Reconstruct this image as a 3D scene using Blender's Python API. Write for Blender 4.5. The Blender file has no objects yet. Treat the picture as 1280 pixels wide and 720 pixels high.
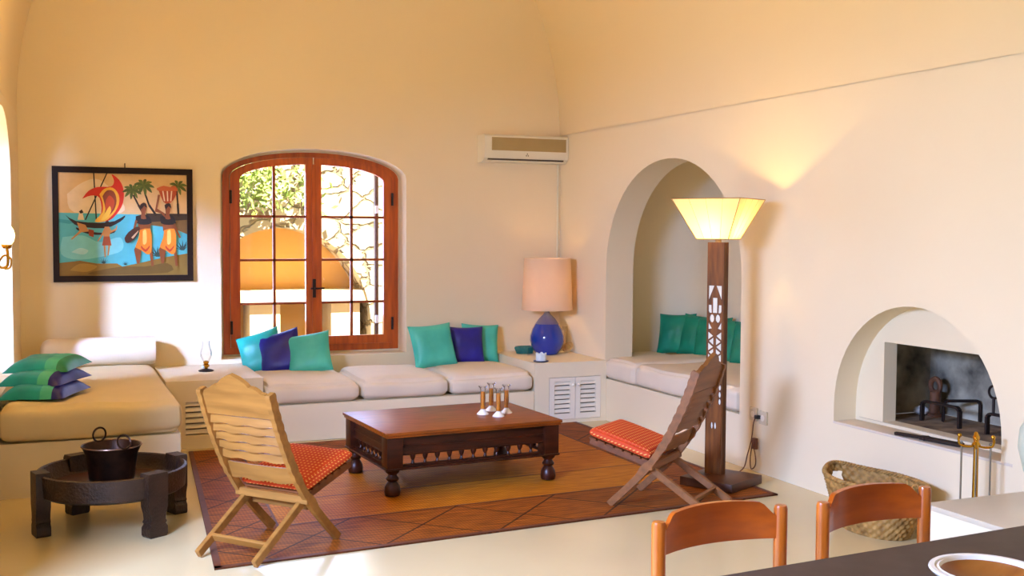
import bpy, bmesh, math, random
from math import sin, cos, pi, radians, sqrt, atan2
from mathutils import Vector, Matrix, noise
S = bpy.context.scene
COL = S.collection
random.seed(7)

# ------------------------------------------------------------------ camera
F_PX, YAW, PITCH, ROLL, EYE = 1372.285, .39988, -.052023, .0053556, 1.6
fwd = Vector((sin(YAW)*cos(PITCH), cos(YAW)*cos(PITCH), sin(PITCH)))
rt0 = Vector((cos(YAW), -sin(YAW), 0)); up0 = rt0.cross(fwd)
rt = cos(ROLL)*rt0 + sin(ROLL)*up0; up = -sin(ROLL)*rt0 + cos(ROLL)*up0
cam = bpy.data.objects.new('camera', bpy.data.cameras.new('camera')); COL.objects.link(cam)
cam.matrix_world = Matrix(((rt.x, up.x, -fwd.x, 0), (rt.y, up.y, -fwd.y, 0), (rt.z, up.z, -fwd.z, EYE), (0, 0, 0, 1)))
cam.data.sensor_width = 36; cam.data.lens = 36*F_PX/1280; cam.data.clip_start = .05
S.camera = cam

# ------------------------------------------------------------------ world, sun, daylight, exposure
S.view_settings.view_transform = 'Standard'; S.view_settings.look = 'None'
S.view_settings.exposure = 0.0; S.view_settings.gamma = 1; S.view_settings.use_curve_mapping = False
W = bpy.data.worlds.new('sky'); S.world = W; W.use_nodes = True
bg = W.node_tree.nodes['Background']; bg.inputs['Color'].default_value = (.78, .88, 1, 1); bg.inputs['Strength'].default_value = .6

def light(name, kind, loc, power, color, size=.1, size_y=None, aim=None, spread=180):
    d = bpy.data.lights.new(name, kind); o = bpy.data.objects.new(name, d); COL.objects.link(o); o.location = loc
    d.energy = power; d.color = color
    if kind == 'AREA':
        d.shape = 'RECTANGLE'; d.size = size; d.size_y = size_y or size; d.spread = radians(spread)
    elif kind == 'POINT': d.shadow_soft_size = size
    elif kind == 'SUN': d.angle = radians(.6)
    if aim is not None: o.rotation_euler = Vector(aim).to_track_quat('-Z', 'Y').to_euler()
    return o
DAY = (.75, 1.09, 2.15); WARM = (1, .52, .06)
light('sun', 'SUN', (0, -6, 12), 26, (1, .95, .85), aim=(-.30, .6, -1.2))
light('daylight_left_door', 'AREA', (-2.0, 2.5, 2.6), 490, DAY, 1.6, 1.2, aim=(1, 0.6, -.36))       # glazed door in the left wall, out of frame
light('daylight_left_window', 'AREA', (-3.2, 5.2, 2.9), 23, DAY, .5, .5, aim=(3.7, 3.9, -2.1), spread=22)       # outside the arched window above the daybed
light('daylight_rear_door', 'AREA', (1.9, -3.4, 3.05), 130, DAY, 3.0, .8, aim=(0.1, 1, -.5))          # terrace doors behind the viewer
light('daylight_window', 'AREA', (2.08, 9.62, 1.45), 24, DAY, 1.2, 1.3, aim=(0.45, -1, -.05))
for lx, ly, lz, p in ((.8, 6.8, 3.05, 33), (0.1, 1.5, 2.6, 4)):                       # unseen warm fill lamps, added to turn the upper walls golden
    light('warm_fill', 'POINT', (lx, ly, lz), p, WARM, .1)

# ------------------------------------------------------------------ materials
def lin(h):
    h = h.lstrip('#'); c = [int(h[i:i+2], 16)/255 for i in (0, 2, 4)]
    return tuple((v/12.92 if v <= .04045 else ((v+.055)/1.055)**2.4) for v in c) + (1,)
class NT:
    def __init__(s, name):
        s.m = bpy.data.materials.new(name); s.m.use_nodes = True; s.t = s.m.node_tree; s.n = s.t.nodes
        s.b = s.n['Principled BSDF']
    def add(s, kind, **kw):
        n = s.n.new(kind)
        for k, v in kw.items():
            if k in n.inputs.keys() if isinstance(k, str) else False: n.inputs[k].default_value = v
            else: setattr(n, k, v)
        return n
    def link(s, a, b): s.t.links.new(a, b)
def mat(name, c, rough=.6, metal=0, var=.06, vscale=6., c2=None, bump=0, bscale=40, spec=.5, stretch=(1, 1, 1), coat=0, detail=4):
    t = NT(name); b = t.b
    b.inputs['Roughness'].default_value = rough; b.inputs['Metallic'].default_value = metal
    b.inputs['Specular IOR Level'].default_value = spec; b.inputs['Coat Weight'].default_value = coat
    tc = t.add('ShaderNodeTexCoord'); mp = t.add('ShaderNodeMapping'); mp.inputs['Scale'].default_value = stretch
    t.link(tc.outputs['Object'], mp.inputs['Vector'])
    nz = t.add('ShaderNodeTexNoise'); nz.inputs['Scale'].default_value = vscale; nz.inputs['Detail'].default_value = detail
    t.link(mp.outputs['Vector'], nz.inputs['Vector'])
    rp = t.add('ShaderNodeValToRGB'); A = lin(c)
    B = lin(c2) if c2 else tuple(v*(1-var*2) for v in A[:3]) + (1,)
    rp.color_ramp.elements[0].position = .32; rp.color_ramp.elements[1].position = .68
    rp.color_ramp.elements[0].color = B; rp.color_ramp.elements[1].color = A
    t.link(nz.outputs['Fac'], rp.inputs['Fac']); t.link(rp.outputs['Color'], b.inputs['Base Color'])
    if bump:
        n2 = t.add('ShaderNodeTexNoise'); n2.inputs['Scale'].default_value = bscale; n2.inputs['Detail'].default_value = 3
        t.link(mp.outputs['Vector'], n2.inputs['Vector'])
        bp = t.add('ShaderNodeBump'); bp.inputs['Strength'].default_value = bump; bp.inputs['Distance'].default_value = .01
        t.link(n2.outputs['Fac'], bp.inputs['Height']); t.link(bp.outputs['Normal'], b.inputs['Normal'])
    return t.m
def emit(name, c, s):
    t = NT(name); t.b.inputs['Base Color'].default_value = lin(c); t.b.inputs['Emission Color'].default_value = lin(c); t.b.inputs['Emission Strength'].default_value = s
    return t.m
def glass(name, c='#ffffff', gloss=.1):
    t = NT(name); t.n.remove(t.b)
    tr = t.add('ShaderNodeBsdfTransparent'); tr.inputs['Color'].default_value = lin(c)
    gl = t.add('ShaderNodeBsdfGlossy'); gl.inputs['Roughness'].default_value = .03
    fr = t.add('ShaderNodeLayerWeight'); fr.inputs['Blend'].default_value = .25
    ml = t.add('ShaderNodeMath', operation='MULTIPLY_ADD'); ml.inputs[1].default_value = .6; ml.inputs[2].default_value = gloss*.4
    t.link(fr.outputs['Fresnel'], ml.inputs[0])
    mx = t.add('ShaderNodeMixShader'); t.link(ml.outputs[0], mx.inputs['Fac']); t.link(tr.outputs[0], mx.inputs[1]); t.link(gl.outputs[0], mx.inputs[2])
    t.link(mx.outputs[0], t.n['Material Output'].inputs['Surface']); return t.m
def shade_mat(name, c, trans=.55):
    t = NT(name); t.n.remove(t.b)
    d = t.add('ShaderNodeBsdfDiffuse'); d.inputs['Color'].default_value = lin(c)
    r = t.add('ShaderNodeBsdfTranslucent'); r.inputs['Color'].default_value = lin(c)
    mx = t.add('ShaderNodeMixShader'); mx.inputs['Fac'].default_value = trans
    t.link(d.outputs[0], mx.inputs[1]); t.link(r.outputs[0], mx.inputs[2]); t.link(mx.outputs[0], t.n['Material Output'].inputs['Surface']); return t.m
def dots(name, c, dot, scale, thr):
    t = NT(name); t.b.inputs['Roughness'].default_value = .75
    tc = t.add('ShaderNodeTexCoord'); sp = t.add('ShaderNodeSeparateXYZ'); t.link(tc.outputs['Object'], sp.inputs[0])
    a1 = t.add('ShaderNodeMath', operation='ADD'); a2 = t.add('ShaderNodeMath', operation='ADD')
    t.link(sp.outputs['X'], a1.inputs[0]); t.link(sp.outputs['Z'], a1.inputs[1]); t.link(sp.outputs['Y'], a2.inputs[0]); t.link(sp.outputs['Z'], a2.inputs[1])
    cb = t.add('ShaderNodeCombineXYZ'); t.link(a1.outputs[0], cb.inputs[0]); t.link(a2.outputs[0], cb.inputs[1])
    sn = t.add('ShaderNodeSeparateXYZ'); t.link(tc.outputs['Normal'], sn.inputs[0]); gt = t.add('ShaderNodeMath', operation='GREATER_THAN'); gt.inputs[1].default_value = .7; t.link(sn.outputs['Z'], gt.inputs[0])
    mv = t.add('ShaderNodeMix', data_type='VECTOR'); t.link(gt.outputs[0], mv.inputs[0]); t.link(cb.outputs[0], mv.inputs[4]); t.link(tc.outputs['Object'], mv.inputs[5]); cb = mv
    vo = t.add('ShaderNodeTexVoronoi', voronoi_dimensions='2D'); vo.inputs['Scale'].default_value = scale; vo.inputs['Randomness'].default_value = 0.0
    t.link(cb.outputs[1], vo.inputs['Vector'])
    rp = t.add('ShaderNodeValToRGB'); rp.color_ramp.elements[0].position = thr; rp.color_ramp.elements[1].position = thr+.08
    rp.color_ramp.elements[0].color = lin(dot); rp.color_ramp.elements[1].color = lin(c)
    t.link(vo.outputs['Distance'], rp.inputs['Fac']); t.link(rp.outputs['Color'], t.b.inputs['Base Color']); return t.m
def woven(name, c, c2, line=None, period=.3):
    """plaited reed matting; optional dark diagonal lattice"""
    t = NT(name); t.b.inputs['Roughness'].default_value = .6; t.b.inputs['Specular IOR Level'].default_value = .15
    tc = t.add('ShaderNodeTexCoord')
    nz = t.add('ShaderNodeTexNoise'); nz.inputs['Scale'].default_value = 3; nz.inputs['Detail'].default_value = 8
    mp = t.add('ShaderNodeMapping'); mp.inputs['Scale'].default_value = (2, 10, 1); t.link(tc.outputs['Object'], mp.inputs['Vector']); t.link(mp.outputs[0], nz.inputs['Vector'])
    rp = t.add('ShaderNodeValToRGB'); rp.color_ramp.elements[0].position = .3; rp.color_ramp.elements[1].position = .7
    rp.color_ramp.elements[0].color = lin(c2); rp.color_ramp.elements[1].color = lin(c); t.link(nz.outputs['Fac'], rp.inputs['Fac'])
    ck = t.add('ShaderNodeTexChecker'); ck.inputs['Scale'].default_value = 75; ck.inputs['Color1'].default_value = (1, 1, 1, 1); ck.inputs['Color2'].default_value = (.62, .6, .58, 1)
    m2 = t.add('ShaderNodeMapping'); m2.inputs['Rotation'].default_value = (0, 0, radians(45)); m2.inputs['Scale'].default_value = (1, .45, 1); t.link(tc.outputs['Object'], m2.inputs['Vector']); t.link(m2.outputs[0], ck.inputs['Vector'])
    mx = t.add('ShaderNodeMix', data_type='RGBA', blend_type='MULTIPLY'); mx.inputs['Factor'].default_value = .75
    t.link(rp.outputs['Color'], mx.inputs[6]); t.link(ck.outputs['Color'], mx.inputs[7]); out = mx.outputs[2]
    if line:
        sp = t.add('ShaderNodeSeparateXYZ'); t.link(tc.outputs['Object'], sp.inputs[0])
        pp = t.add('ShaderNodeMath', operation='PINGPONG'); pp.inputs[1].default_value = period; t.link(sp.outputs['X'], pp.inputs[0])
        p2 = t.add('ShaderNodeMath', operation='PINGPONG'); p2.inputs[1].default_value = period; t.link(sp.outputs['Y'], p2.inputs[0])
        sb = t.add('ShaderNodeMath', operation='SUBTRACT'); t.link(pp.outputs[0], sb.inputs[0]); t.link(p2.outputs[0], sb.inputs[1])
        ab = t.add('ShaderNodeMath', operation='ABSOLUTE'); t.link(sb.outputs[0], ab.inputs[0])
        lt = t.add('ShaderNodeMath', operation='LESS_THAN'); lt.inputs[1].default_value = .009; t.link(ab.outputs[0], lt.inputs[0])
        m3 = t.add('ShaderNodeMix', data_type='RGBA'); m3.inputs[7].default_value = lin(line); t.link(lt.outputs[0], m3.inputs[0]); t.link(out, m3.inputs[6]); out = m3.outputs[2]
    t.link(out, t.b.inputs['Base Color'])
    bp = t.add('ShaderNodeBump'); bp.inputs['Strength'].default_value = .35; bp.inputs['Distance'].default_value = .004
    t.link(ck.outputs['Fac'], bp.inputs['Height']); t.link(bp.outputs['Normal'], t.b.inputs['Normal']); return t.m
def stone_mat(name, c, c2, mortar):
    t = NT(name); t.b.inputs['Roughness'].default_value = .9
    tc = t.add('ShaderNodeTexCoord'); mp = t.add('ShaderNodeMapping'); mp.inputs['Scale'].default_value = (2.6, 2.6, 4.2); t.link(tc.outputs['Object'], mp.inputs['Vector'])
    nz = t.add('ShaderNodeTexNoise'); nz.inputs['Scale'].default_value = 2; t.link(mp.outputs[0], nz.inputs['Vector'])
    ad = t.add('ShaderNodeMix', data_type='RGBA', blend_type='ADD'); ad.inputs[0].default_value = .5; t.link(mp.outputs[0], ad.inputs[6]); t.link(nz.outputs['Color'], ad.inputs[7])
    v1 = t.add('ShaderNodeTexVoronoi', feature='DISTANCE_TO_EDGE'); v2 = t.add('ShaderNodeTexVoronoi')
    for v in (v1, v2): v.inputs['Scale'].default_value = 1; t.link(ad.outputs[2], v.inputs['Vector'])
    rp = t.add('ShaderNodeValToRGB'); rp.color_ramp.elements[0].color = lin(c2); rp.color_ramp.elements[1].color = lin(c); t.link(v2.outputs['Color'], rp.inputs['Fac'])
    r2 = t.add('ShaderNodeValToRGB'); r2.color_ramp.elements[0].position = .02; r2.color_ramp.elements[1].position = .07; t.link(v1.outputs['Distance'], r2.inputs['Fac'])
    mx = t.add('ShaderNodeMix', data_type='RGBA'); t.link(r2.outputs['Color'], mx.inputs[0]); mx.inputs[6].default_value = lin(mortar); t.link(rp.outputs['Color'], mx.inputs[7])
    t.link(mx.outputs[2], t.b.inputs['Base Color'])
    bp = t.add('ShaderNodeBump'); bp.inputs['Strength'].default_value = 1; bp.inputs['Distance'].default_value = .04; t.link(r2.outputs['Color'], bp.inputs['Height']); t.link(bp.outputs['Normal'], t.b.inputs['Normal']); return t.m

M = {}
M['wall'] = mat('wall_plaster', '#eedbb4', .75, var=.012, vscale=1.2, bump=.08, bscale=9)
M['ceil'] = mat('vault_plaster', '#eed8ac', .75, var=.012, vscale=1.0, bump=.06, bscale=7)
M['plaster'] = mat('bench_plaster', '#eeddb8', .6, var=.02, vscale=2, bump=.08, bscale=10)
M['floor'] = mat('floor_cement', '#dac592', .2, var=.03, vscale=1.4, spec=.5, bump=.012, bscale=5)
M['white_paint'] = mat('white_paint', '#efe3ca', .45, var=.01)
M['gap_shade'] = mat('gap_shade', '#5a4a38', .9)  # dark tone painted in for the shade inside gaps
M['linen'] = mat('cream_linen', '#e9d8ba', .85, var=.03, vscale=4, bump=.15, bscale=18)
M['bedlinen'] = mat('ivory_cotton', '#e4cf9f', .85, var=.04, vscale=3, bump=.2, bscale=10)
M['winwood'] = mat('varnished_pine', '#cc5c0a', .4, c2='#a84606', vscale=5, stretch=(6, 6, .6), coat=.2)
M['muntin'] = mat('muntin_wood', '#9a4210', .45, var=.1)
M['iron'] = mat('dark_iron', '#33241c', .55, .4, var=.2)
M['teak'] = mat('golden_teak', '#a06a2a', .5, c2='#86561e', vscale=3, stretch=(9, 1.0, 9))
M['teakbrown'] = mat('mid_brown_teak', '#905620', .5, c2='#744414', vscale=3, stretch=(9, 1.0, 9))  # darker teak tone for the second folding chair
M['teakdark'] = mat('brown_teak', '#7a4218', .5, c2='#64340f', vscale=3, stretch=(9, 1.0, 9))
M['rosetop'] = mat('polished_rosewood_top', '#9a4a0c', .36, c2='#6c3006', vscale=5, stretch=(1, 7, 1), spec=.35)
M['rose'] = mat('dark_rosewood', '#431805', .36, c2='#280c03', vscale=6, stretch=(1, 5, 5), spec=.35)
M['ethio'] = mat('carved_dark_wood', '#3a2210', .5, c2='#221206', vscale=9, bump=.5, bscale=70)
M['ethiotop'] = mat('carved_dark_tray', '#4a2616', .45, c2='#33180d', vscale=7, stretch=(1, 6, 1))
M['copper'] = mat('old_copper', '#4a3022', .38, .75, c2='#1f1512', vscale=9, bump=.15, bscale=25)
M['rim'] = mat('worn_copper_rim', '#8a6a55', .35, .8)
M['orange'] = dots('orange_dotted_cotton', '#cc3e06', '#f2b45c', 42, .17)
M['rugfield'] = woven('reed_mat_field', '#cf8018', '#a9600c')
M['rugborder'] = woven('reed_mat_border', '#a85a16', '#743a0c', '#44200a', .3)
M['rugband'] = mat('reed_mat_band', '#642c0c', .6, var=.15, vscale=20)
M['teal'] = mat('turquoise_silk', '#22b4a4', .42, c2='#189a8c', vscale=5, bump=.12, bscale=14)
M['aqua'] = mat('aqua_silk', '#4fc8ac', .42, c2='#38b098', vscale=5, bump=.12, bscale=14)
M['navy'] = mat('navy_silk', '#17188c', .42, c2='#0e0f66', vscale=5, bump=.12, bscale=14)
M['green'] = mat('emerald_silk', '#0b8f68', .45, c2='#06724f', vscale=5, bump=.12, bscale=14)
M['dkteal'] = mat('deep_teal_silk', '#10acaa', .42, c2='#0b8e8c', vscale=5, bump=.15, bscale=16)
M['ltgreen'] = mat('light_green_silk', '#54cca4', .42, c2='#40b48c', vscale=5)
M['blueglaze'] = mat('cobalt_glaze', '#0d3aa8', .12, c2='#082a80', vscale=3, coat=.5)
M['greyglaze'] = mat('grey_glaze', '#5d6c86', .3, c2='#4a4f78', vscale=5)
M['lampshade'] = shade_mat('cream_lampshade', '#f0dcc0', .45)
M['parchment'] = shade_mat('parchment_shade', '#f6e4b8', .6)
M['inlay'] = mat('cream_inlay', '#f3e9cf', .6, var=.02)
M['postwood'] = mat('rustic_brown_post', '#8a5014', .5, c2='#5e3208', vscale=6, stretch=(6, 6, .7), bump=.15, bscale=20)
M['basewood'] = mat('lamp_base_wood', '#603210', .45, c2='#402008', vscale=5)
M['bulb'] = emit('lit_bulb', '#ffe2a0', 40)
M['bulbdim'] = emit('dim_bulb', '#ffd9a0', 6)
M['sconceglass'] = emit('sconce_glass', '#ffe6b0', 14)
M['brass'] = mat('polished_brass', '#c8962e', .22, .95, var=.08)
M['steel'] = mat('grey_steel', '#8d8576', .3, .8)
M['acplastic'] = mat('ivory_plastic', '#e9e0c4', .4, var=.01)
M['acdark'] = mat('ac_grille', '#b49a62', .5, var=.03)
M['acmark'] = mat('ac_mark', '#8a7a52', .5)
M['glass'] = glass('clear_glass')
M['pane'] = glass('window_glass', gloss=.05)
M['amber'] = mat('amber_wax', '#dc8a1c', .3, c2='#c06c10', vscale=8)
M['frost'] = mat('frosted_foot_glass', '#efe6d6', .25, var=.02)
M['white_cer'] = mat('pale_blue_ceramic', '#dfe6e2', .3, var=.02)
M['navy_cer'] = mat('navy_ceramic', '#182a55', .3)
M['green_cer'] = mat('sea_green_ceramic', '#2f7d70', .22, c2='#1d5a54', vscale=20, coat=.3)
M['cord_tan'] = mat('tan_cable', '#b58a4a', .5)
M['cord_brown'] = mat('brown_cable', '#6a3a1c', .5)
M['plug'] = mat('black_plug', '#1c1815', .5)
M['plate'] = mat('beige_switch_plate', '#d9c7a4', .45)
M['black'] = mat('ebony_frame', '#1e0d08', .6, var=.1, spec=.25)
M['soot'] = mat('sooty_brick', '#dccfb0', .9, c2='#22170e', vscale=3.4, bump=.3, bscale=12, detail=8)
M['ash'] = mat('ashy_firebrick', '#a88a66', .9, c2='#5c4630', vscale=8, bump=.3)
M['jamb'] = mat('warm_plaster_jamb', '#d8b48c', .7, var=.03)
M['ledge'] = mat('ledge_plaster', '#dccbb2', .65, var=.03)
M['rust'] = mat('rusty_iron', '#7c4c2c', .7, .1, c2='#543018', vscale=12)
M['straw'] = mat('seagrass', '#bc8e48', .7, c2='#8a622a', vscale=22, bump=.4, bscale=60)
M['beech'] = mat('honey_beech', '#c06410', .32, c2='#a04c08', vscale=4, stretch=(7, 7, .8), coat=.25)
M['beechback'] = mat('honey_beech_back', '#b2500a', .32, c2='#984006', vscale=4, stretch=(.8, 7, 7), coat=.25)
M['tabletop'] = mat('dark_slate_brown', '#46352a', .55, c2='#3c2c22', vscale=14, spec=.22)
M['seatcord'] = mat('woven_seat', '#c8a262', .8, bump=.5, bscale=90)
M['bowlrim'] = mat('cream_glaze', '#eae0cc', .25)
M['bowlin'] = mat('turned_wood', '#9a5a1e', .35, c2='#7a4012', vscale=3, stretch=(1, 6, 1))
M['stone_top'] = mat('beige_stone_top', '#d3c4a8', .35, var=.03, vscale=2)
M['celadon'] = mat('pale_celadon', '#c9cdb0', .35, var=.03)
M['stone'] = stone_mat('dry_stone', '#efe4cc', '#c4b494', '#a08e6e')
M['tan'] = mat('tan_render', '#efb862', .9, var=.04, vscale=2)
M['tanlight'] = mat('pale_render', '#efd9b4', .9, var=.03)
M['leaf'] = mat('ivy_leaf', '#a8bc5c', .6, c2='#6c8c30', vscale=8)
M['ground'] = mat('pale_paving', '#e6dcc6', .85, var=.05)
M['shutter'] = mat('brown_shutter', '#5a3a22', .6)
M['rock'] = mat('white_stone', '#cfc8bc', .8)

# ------------------------------------------------------------------ helpers
class B:
    """collects shapes; build() links them as one mesh"""
    def __init__(s): s.bm = bmesh.new(); s.mi = 0
    def _tag(s, faces):
        for f in faces: f.material_index = s.mi
    def box(s, x0, x1, y0, y1, z0, z1, bev=0, seg=2, mx=None):
        r = bmesh.ops.create_cube(s.bm, size=1); vs = r['verts']
        for v in vs: v.co = Vector(((x0+x1)/2+v.co.x*(x1-x0), (y0+y1)/2+v.co.y*(y1-y0), (z0+z1)/2+v.co.z*(z1-z0)))
        es = list({e for v in vs for e in v.link_edges}); fs = list({f for v in vs for f in v.link_faces}); s._tag(fs)
        if bev:
            r = bmesh.ops.bevel(s.bm, geom=es, offset=bev, segments=seg, profile=.6, affect='EDGES'); s._tag(r['faces']); vs = list({v for f in r['faces'] for v in f.verts} | {v for v in vs if v.is_valid})
        if mx: bmesh.ops.transform(s.bm, matrix=mx, verts=vs)
        return s
    def beam(s, p, q, w, h, ref=(0, 0, 1), bev=.003):
        """box from p to q; w across, h along ref"""
        p, q = Vector(p), Vector(q); d = (q-p); L = d.length; d.normalize(); r = Vector(ref)
        a = d.cross(r).normalized(); b = a.cross(d).normalized()
        m = Matrix((( d.x, a.x, b.x, (p.x+q.x)/2), (d.y, a.y, b.y, (p.y+q.y)/2), (d.z, a.z, b.z, (p.z+q.z)/2), (0, 0, 0, 1)))
        return s.box(-L/2, L/2, -w/2, w/2, -h/2, h/2, bev, 1, m)
    def lathe(s, prof, c=(0, 0, 0), n=32, sx=1, sy=1, mod=None):
        rings = []
        for r, z in prof:
            if r < 1e-5: rings.append([s.bm.verts.new((c[0], c[1], c[2]+z))])
            else: rings.append([s.bm.verts.new((c[0]+r*sx*cos(2*pi*k/n), c[1]+r*sy*sin(2*pi*k/n), c[2]+z)) for k in range(n)])
        for a, b in zip(rings, rings[1:]):
            for k in range(n):
                k2 = (k+1) % n
                if len(a) == 1 and len(b) == 1: continue
                vs = [a[0], b[k2], b[k]] if len(a) == 1 else [a[k], a[k2], b[0]] if len(b) == 1 else [a[k], a[k2], b[k2], b[k]]
                s.bm.faces.new(vs).material_index = s.mi
        return s
    def tube(s, pts, r, n=8, closed=False):
        pts = [Vector(p) for p in pts]; N = len(pts); rings = []
        prev = None
        for i, p in enumerate(pts):
            a = pts[(i-1) % N] if (i or closed) else p; b = pts[(i+1) % N] if (i < N-1 or closed) else p
            t = (b-a).normalized()
            if prev is None: prev = t.orthogonal().normalized()
            u_ = (prev - t*prev.dot(t)).normalized(); v_ = t.cross(u_); prev = u_
            rr = r[i] if isinstance(r, (list, tuple)) else r
            rings.append([s.bm.verts.new(p + rr*(cos(2*pi*k/n)*u_ + sin(2*pi*k/n)*v_)) for k in range(n)])
        for i in range(N if closed else N-1):
            a, b = rings[i], rings[(i+1) % N]
            for k in range(n): s.bm.faces.new((a[k], a[(k+1) % n], b[(k+1) % n], b[k])).material_index = s.mi
        if not closed:
            for rg in (rings[0], rings[-1]): s.bm.faces.new(rg).material_index = s.mi
        return s
    def prism(s, poly, fn, t0, t1):
        """extrude polygon (a,b) from t0 to t1 through fn(a,b,t)"""
        A = [s.bm.verts.new(fn(a, b, t0)) for a, b in poly]; C = [s.bm.verts.new(fn(a, b, t1)) for a, b in poly]
        n = len(poly); s.bm.faces.new(A).material_index = s.mi; s.bm.faces.new(C[::-1]).material_index = s.mi
        for k in range(n): s.bm.faces.new((A[k], C[k], C[(k+1) % n], A[(k+1) % n])).material_index = s.mi
        return s
    def poly(s, pts):
        s.bm.faces.new([s.bm.verts.new(p) for p in pts]).material_index = s.mi; return s
    def grid(s, fn, nu, nv, closed_u=False):
        vs = [[s.bm.verts.new(fn(i/nu, j/nv)) for j in range(nv+1)] for i in range(nu if closed_u else nu+1)]
        for i in range(nu):
            i2 = (i+1) % nu if closed_u else i+1
            for j in range(nv): s.bm.faces.new((vs[i][j], vs[i2][j], vs[i2][j+1], vs[i][j+1])).material_index = s.mi
        return s
    def ball(s, c, r, sc=(1, 1, 1), n=12):
        rr = bmesh.ops.create_uvsphere(s.bm, u_segments=n*2, v_segments=n, radius=r)
        for v in rr['verts']: v.co = Vector(c) + Vector((v.co.x*sc[0], v.co.y*sc[1], v.co.z*sc[2]))
        s._tag({f for v in rr['verts'] for f in v.link_faces}); return s
    def build(s, name, mats, parent=None, smooth=35, mx=None):
        bm = s.bm
        if mx is not None: bmesh.ops.transform(bm, matrix=mx, verts=bm.verts)
        bmesh.ops.remove_doubles(bm, verts=bm.verts, dist=1e-5)
        bmesh.ops.recalc_face_normals(bm, faces=bm.faces)
        me = bpy.data.meshes.new(name); bm.to_mesh(me); bm.free()
        return link(name, me, mats, parent, smooth)
def link(name, me, mats, parent=None, smooth=35):
    for m in (mats if isinstance(mats, (list, tuple)) else [mats]): me.materials.append(M[m] if isinstance(m, str) else m)
    if smooth:
        for p in me.polygons: p.use_smooth = True
        me.set_sharp_from_angle(angle=radians(smooth))
    o = bpy.data.objects.new(name, me); COL.objects.link(o)
    if parent: o.parent = parent
    return o
def thing(name, label, cat, loc=(0, 0, 0), rz=0, group=None):
    o = bpy.data.objects.new(name, None); COL.objects.link(o); o.location = loc; o.rotation_euler = (0, 0, rz); o.empty_display_size = .1
    return tag(o, label, cat, group)
def tag(o, label, cat, group=None):
    o['label'] = label; o['category'] = cat
    if group: o['group'] = group
    return o
def struct(o): o['kind'] = 'structure'; return o
def dup(root, loc, rz=None, label=None):
    r = root.copy(); COL.objects.link(r); r.location = loc
    if rz is not None: r.rotation_euler = (0, 0, rz)
    if label: r['label'] = label
    for ch in root.children:
        c = ch.copy(); COL.objects.link(c); c.parent = r
        for g in ch.children:
            d = g.copy(); COL.objects.link(d); d.parent = c
    return r
def holed(name, outer, holes, t, fn, mats, parent=None, smooth=30):
    """flat slab with holes: outline in (a,b), thickness t, mapped through fn(a,b,c), c in 0..t"""
    cu = bpy.data.curves.new('outline', 'CURVE'); cu.dimensions = '2D'; cu.fill_mode = 'BOTH'; cu.extrude = t/2
    for pts in [outer]+holes:
        sp = cu.splines.new('POLY'); sp.points.add(len(pts)-1); sp.use_cyclic_u = True
        for q, (a, b) in zip(sp.points, pts): q.co = (a, b, 0, 1)
    tmp = bpy.data.objects.new('outline', cu); COL.objects.link(tmp); bpy.context.view_layer.update()
    me = bpy.data.meshes.new_from_object(tmp.evaluated_get(bpy.context.evaluated_depsgraph_get()))
    bpy.data.objects.remove(tmp); bpy.data.curves.remove(cu)
    b = B(); b.bm.from_mesh(me); bpy.data.meshes.remove(me)
    for f in b.bm.faces: f.material_index = 0
    for v in b.bm.verts: v.co = fn(v.co.x, v.co.y, v.co.z+t/2)
    return b.build(name, mats, parent, smooth)
def arch(c, zb, zs, hw, rise, n=24, p=2.0):
    """arched opening outline: centre c, bottom zb, spring zs, half width hw"""
    pts = [(c-hw, zb), (c+hw, zb)]
    for k in range(n+1):
        a = pi*k/n; ca, sa = cos(a), sin(a)
        pts.append((c+hw*math.copysign(abs(ca)**(2/p), ca), zs+rise*sa**(2/p)))
    return pts
def smoothline(P, n=6):
    P = [Vector(p) for p in P]; out = []
    for i in range(len(P)-1):
        p0 = P[max(i-1, 0)]; p1 = P[i]; p2 = P[i+1]; p3 = P[min(i+2, len(P)-1)]
        for k in range(n):
            t = k/n; out.append(.5*((2*p1)+(p2-p0)*t+(2*p0-5*p1+4*p2-p3)*t*t+(3*p1-p0-3*p2+p3)*t**3))
    return out+[P[-1]]
def cushion_mesh(sx, sy, sz, r, bulge, seed=0, wr=.006):
    """soft rounded box, base on z=0"""
    b = B(); bmesh.ops.create_cube(b.bm, size=2)
    bmesh.ops.subdivide_edges(b.bm, edges=b.bm.edges[:], cuts=13, use_grid_fill=True)
    for v in b.bm.verts:
        q = v.co.copy(); h = Vector((sx/2, sy/2, sz/2))
        w = Vector([math.copysign(1-(1-abs(c))**1.6, c) for c in q])
        p = Vector((w.x*h.x, w.y*h.y, w.z*h.z)); inner = Vector((max(-h.x+r, min(h.x-r, p.x)), max(-h.y+r, min(h.y-r, p.y)), max(-h.z+r, min(h.z-r, p.z))))
        d = p-inner
        if d.length > 1e-6: p = inner + d.normalized()*r
        cr = (1-q.x**2)*(1-q.y**2)
        if q.z > 0: p.z += bulge*cr**.6*q.z
        p.x += (.012*(1-q.z**2)) * math.copysign(1, q.x) * (abs(q.x) > .99); p.y += (.012*(1-q.z**2)) * math.copysign(1, q.y) * (abs(q.y) > .99)
        nn = noise.noise(Vector((p.x*3+seed, p.y*3, p.z*5)))
        if q.z > -.9: p += Vector((0, 0, 1))*nn*wr*2
        p.z += h.z; v.co = p
    return b
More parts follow.
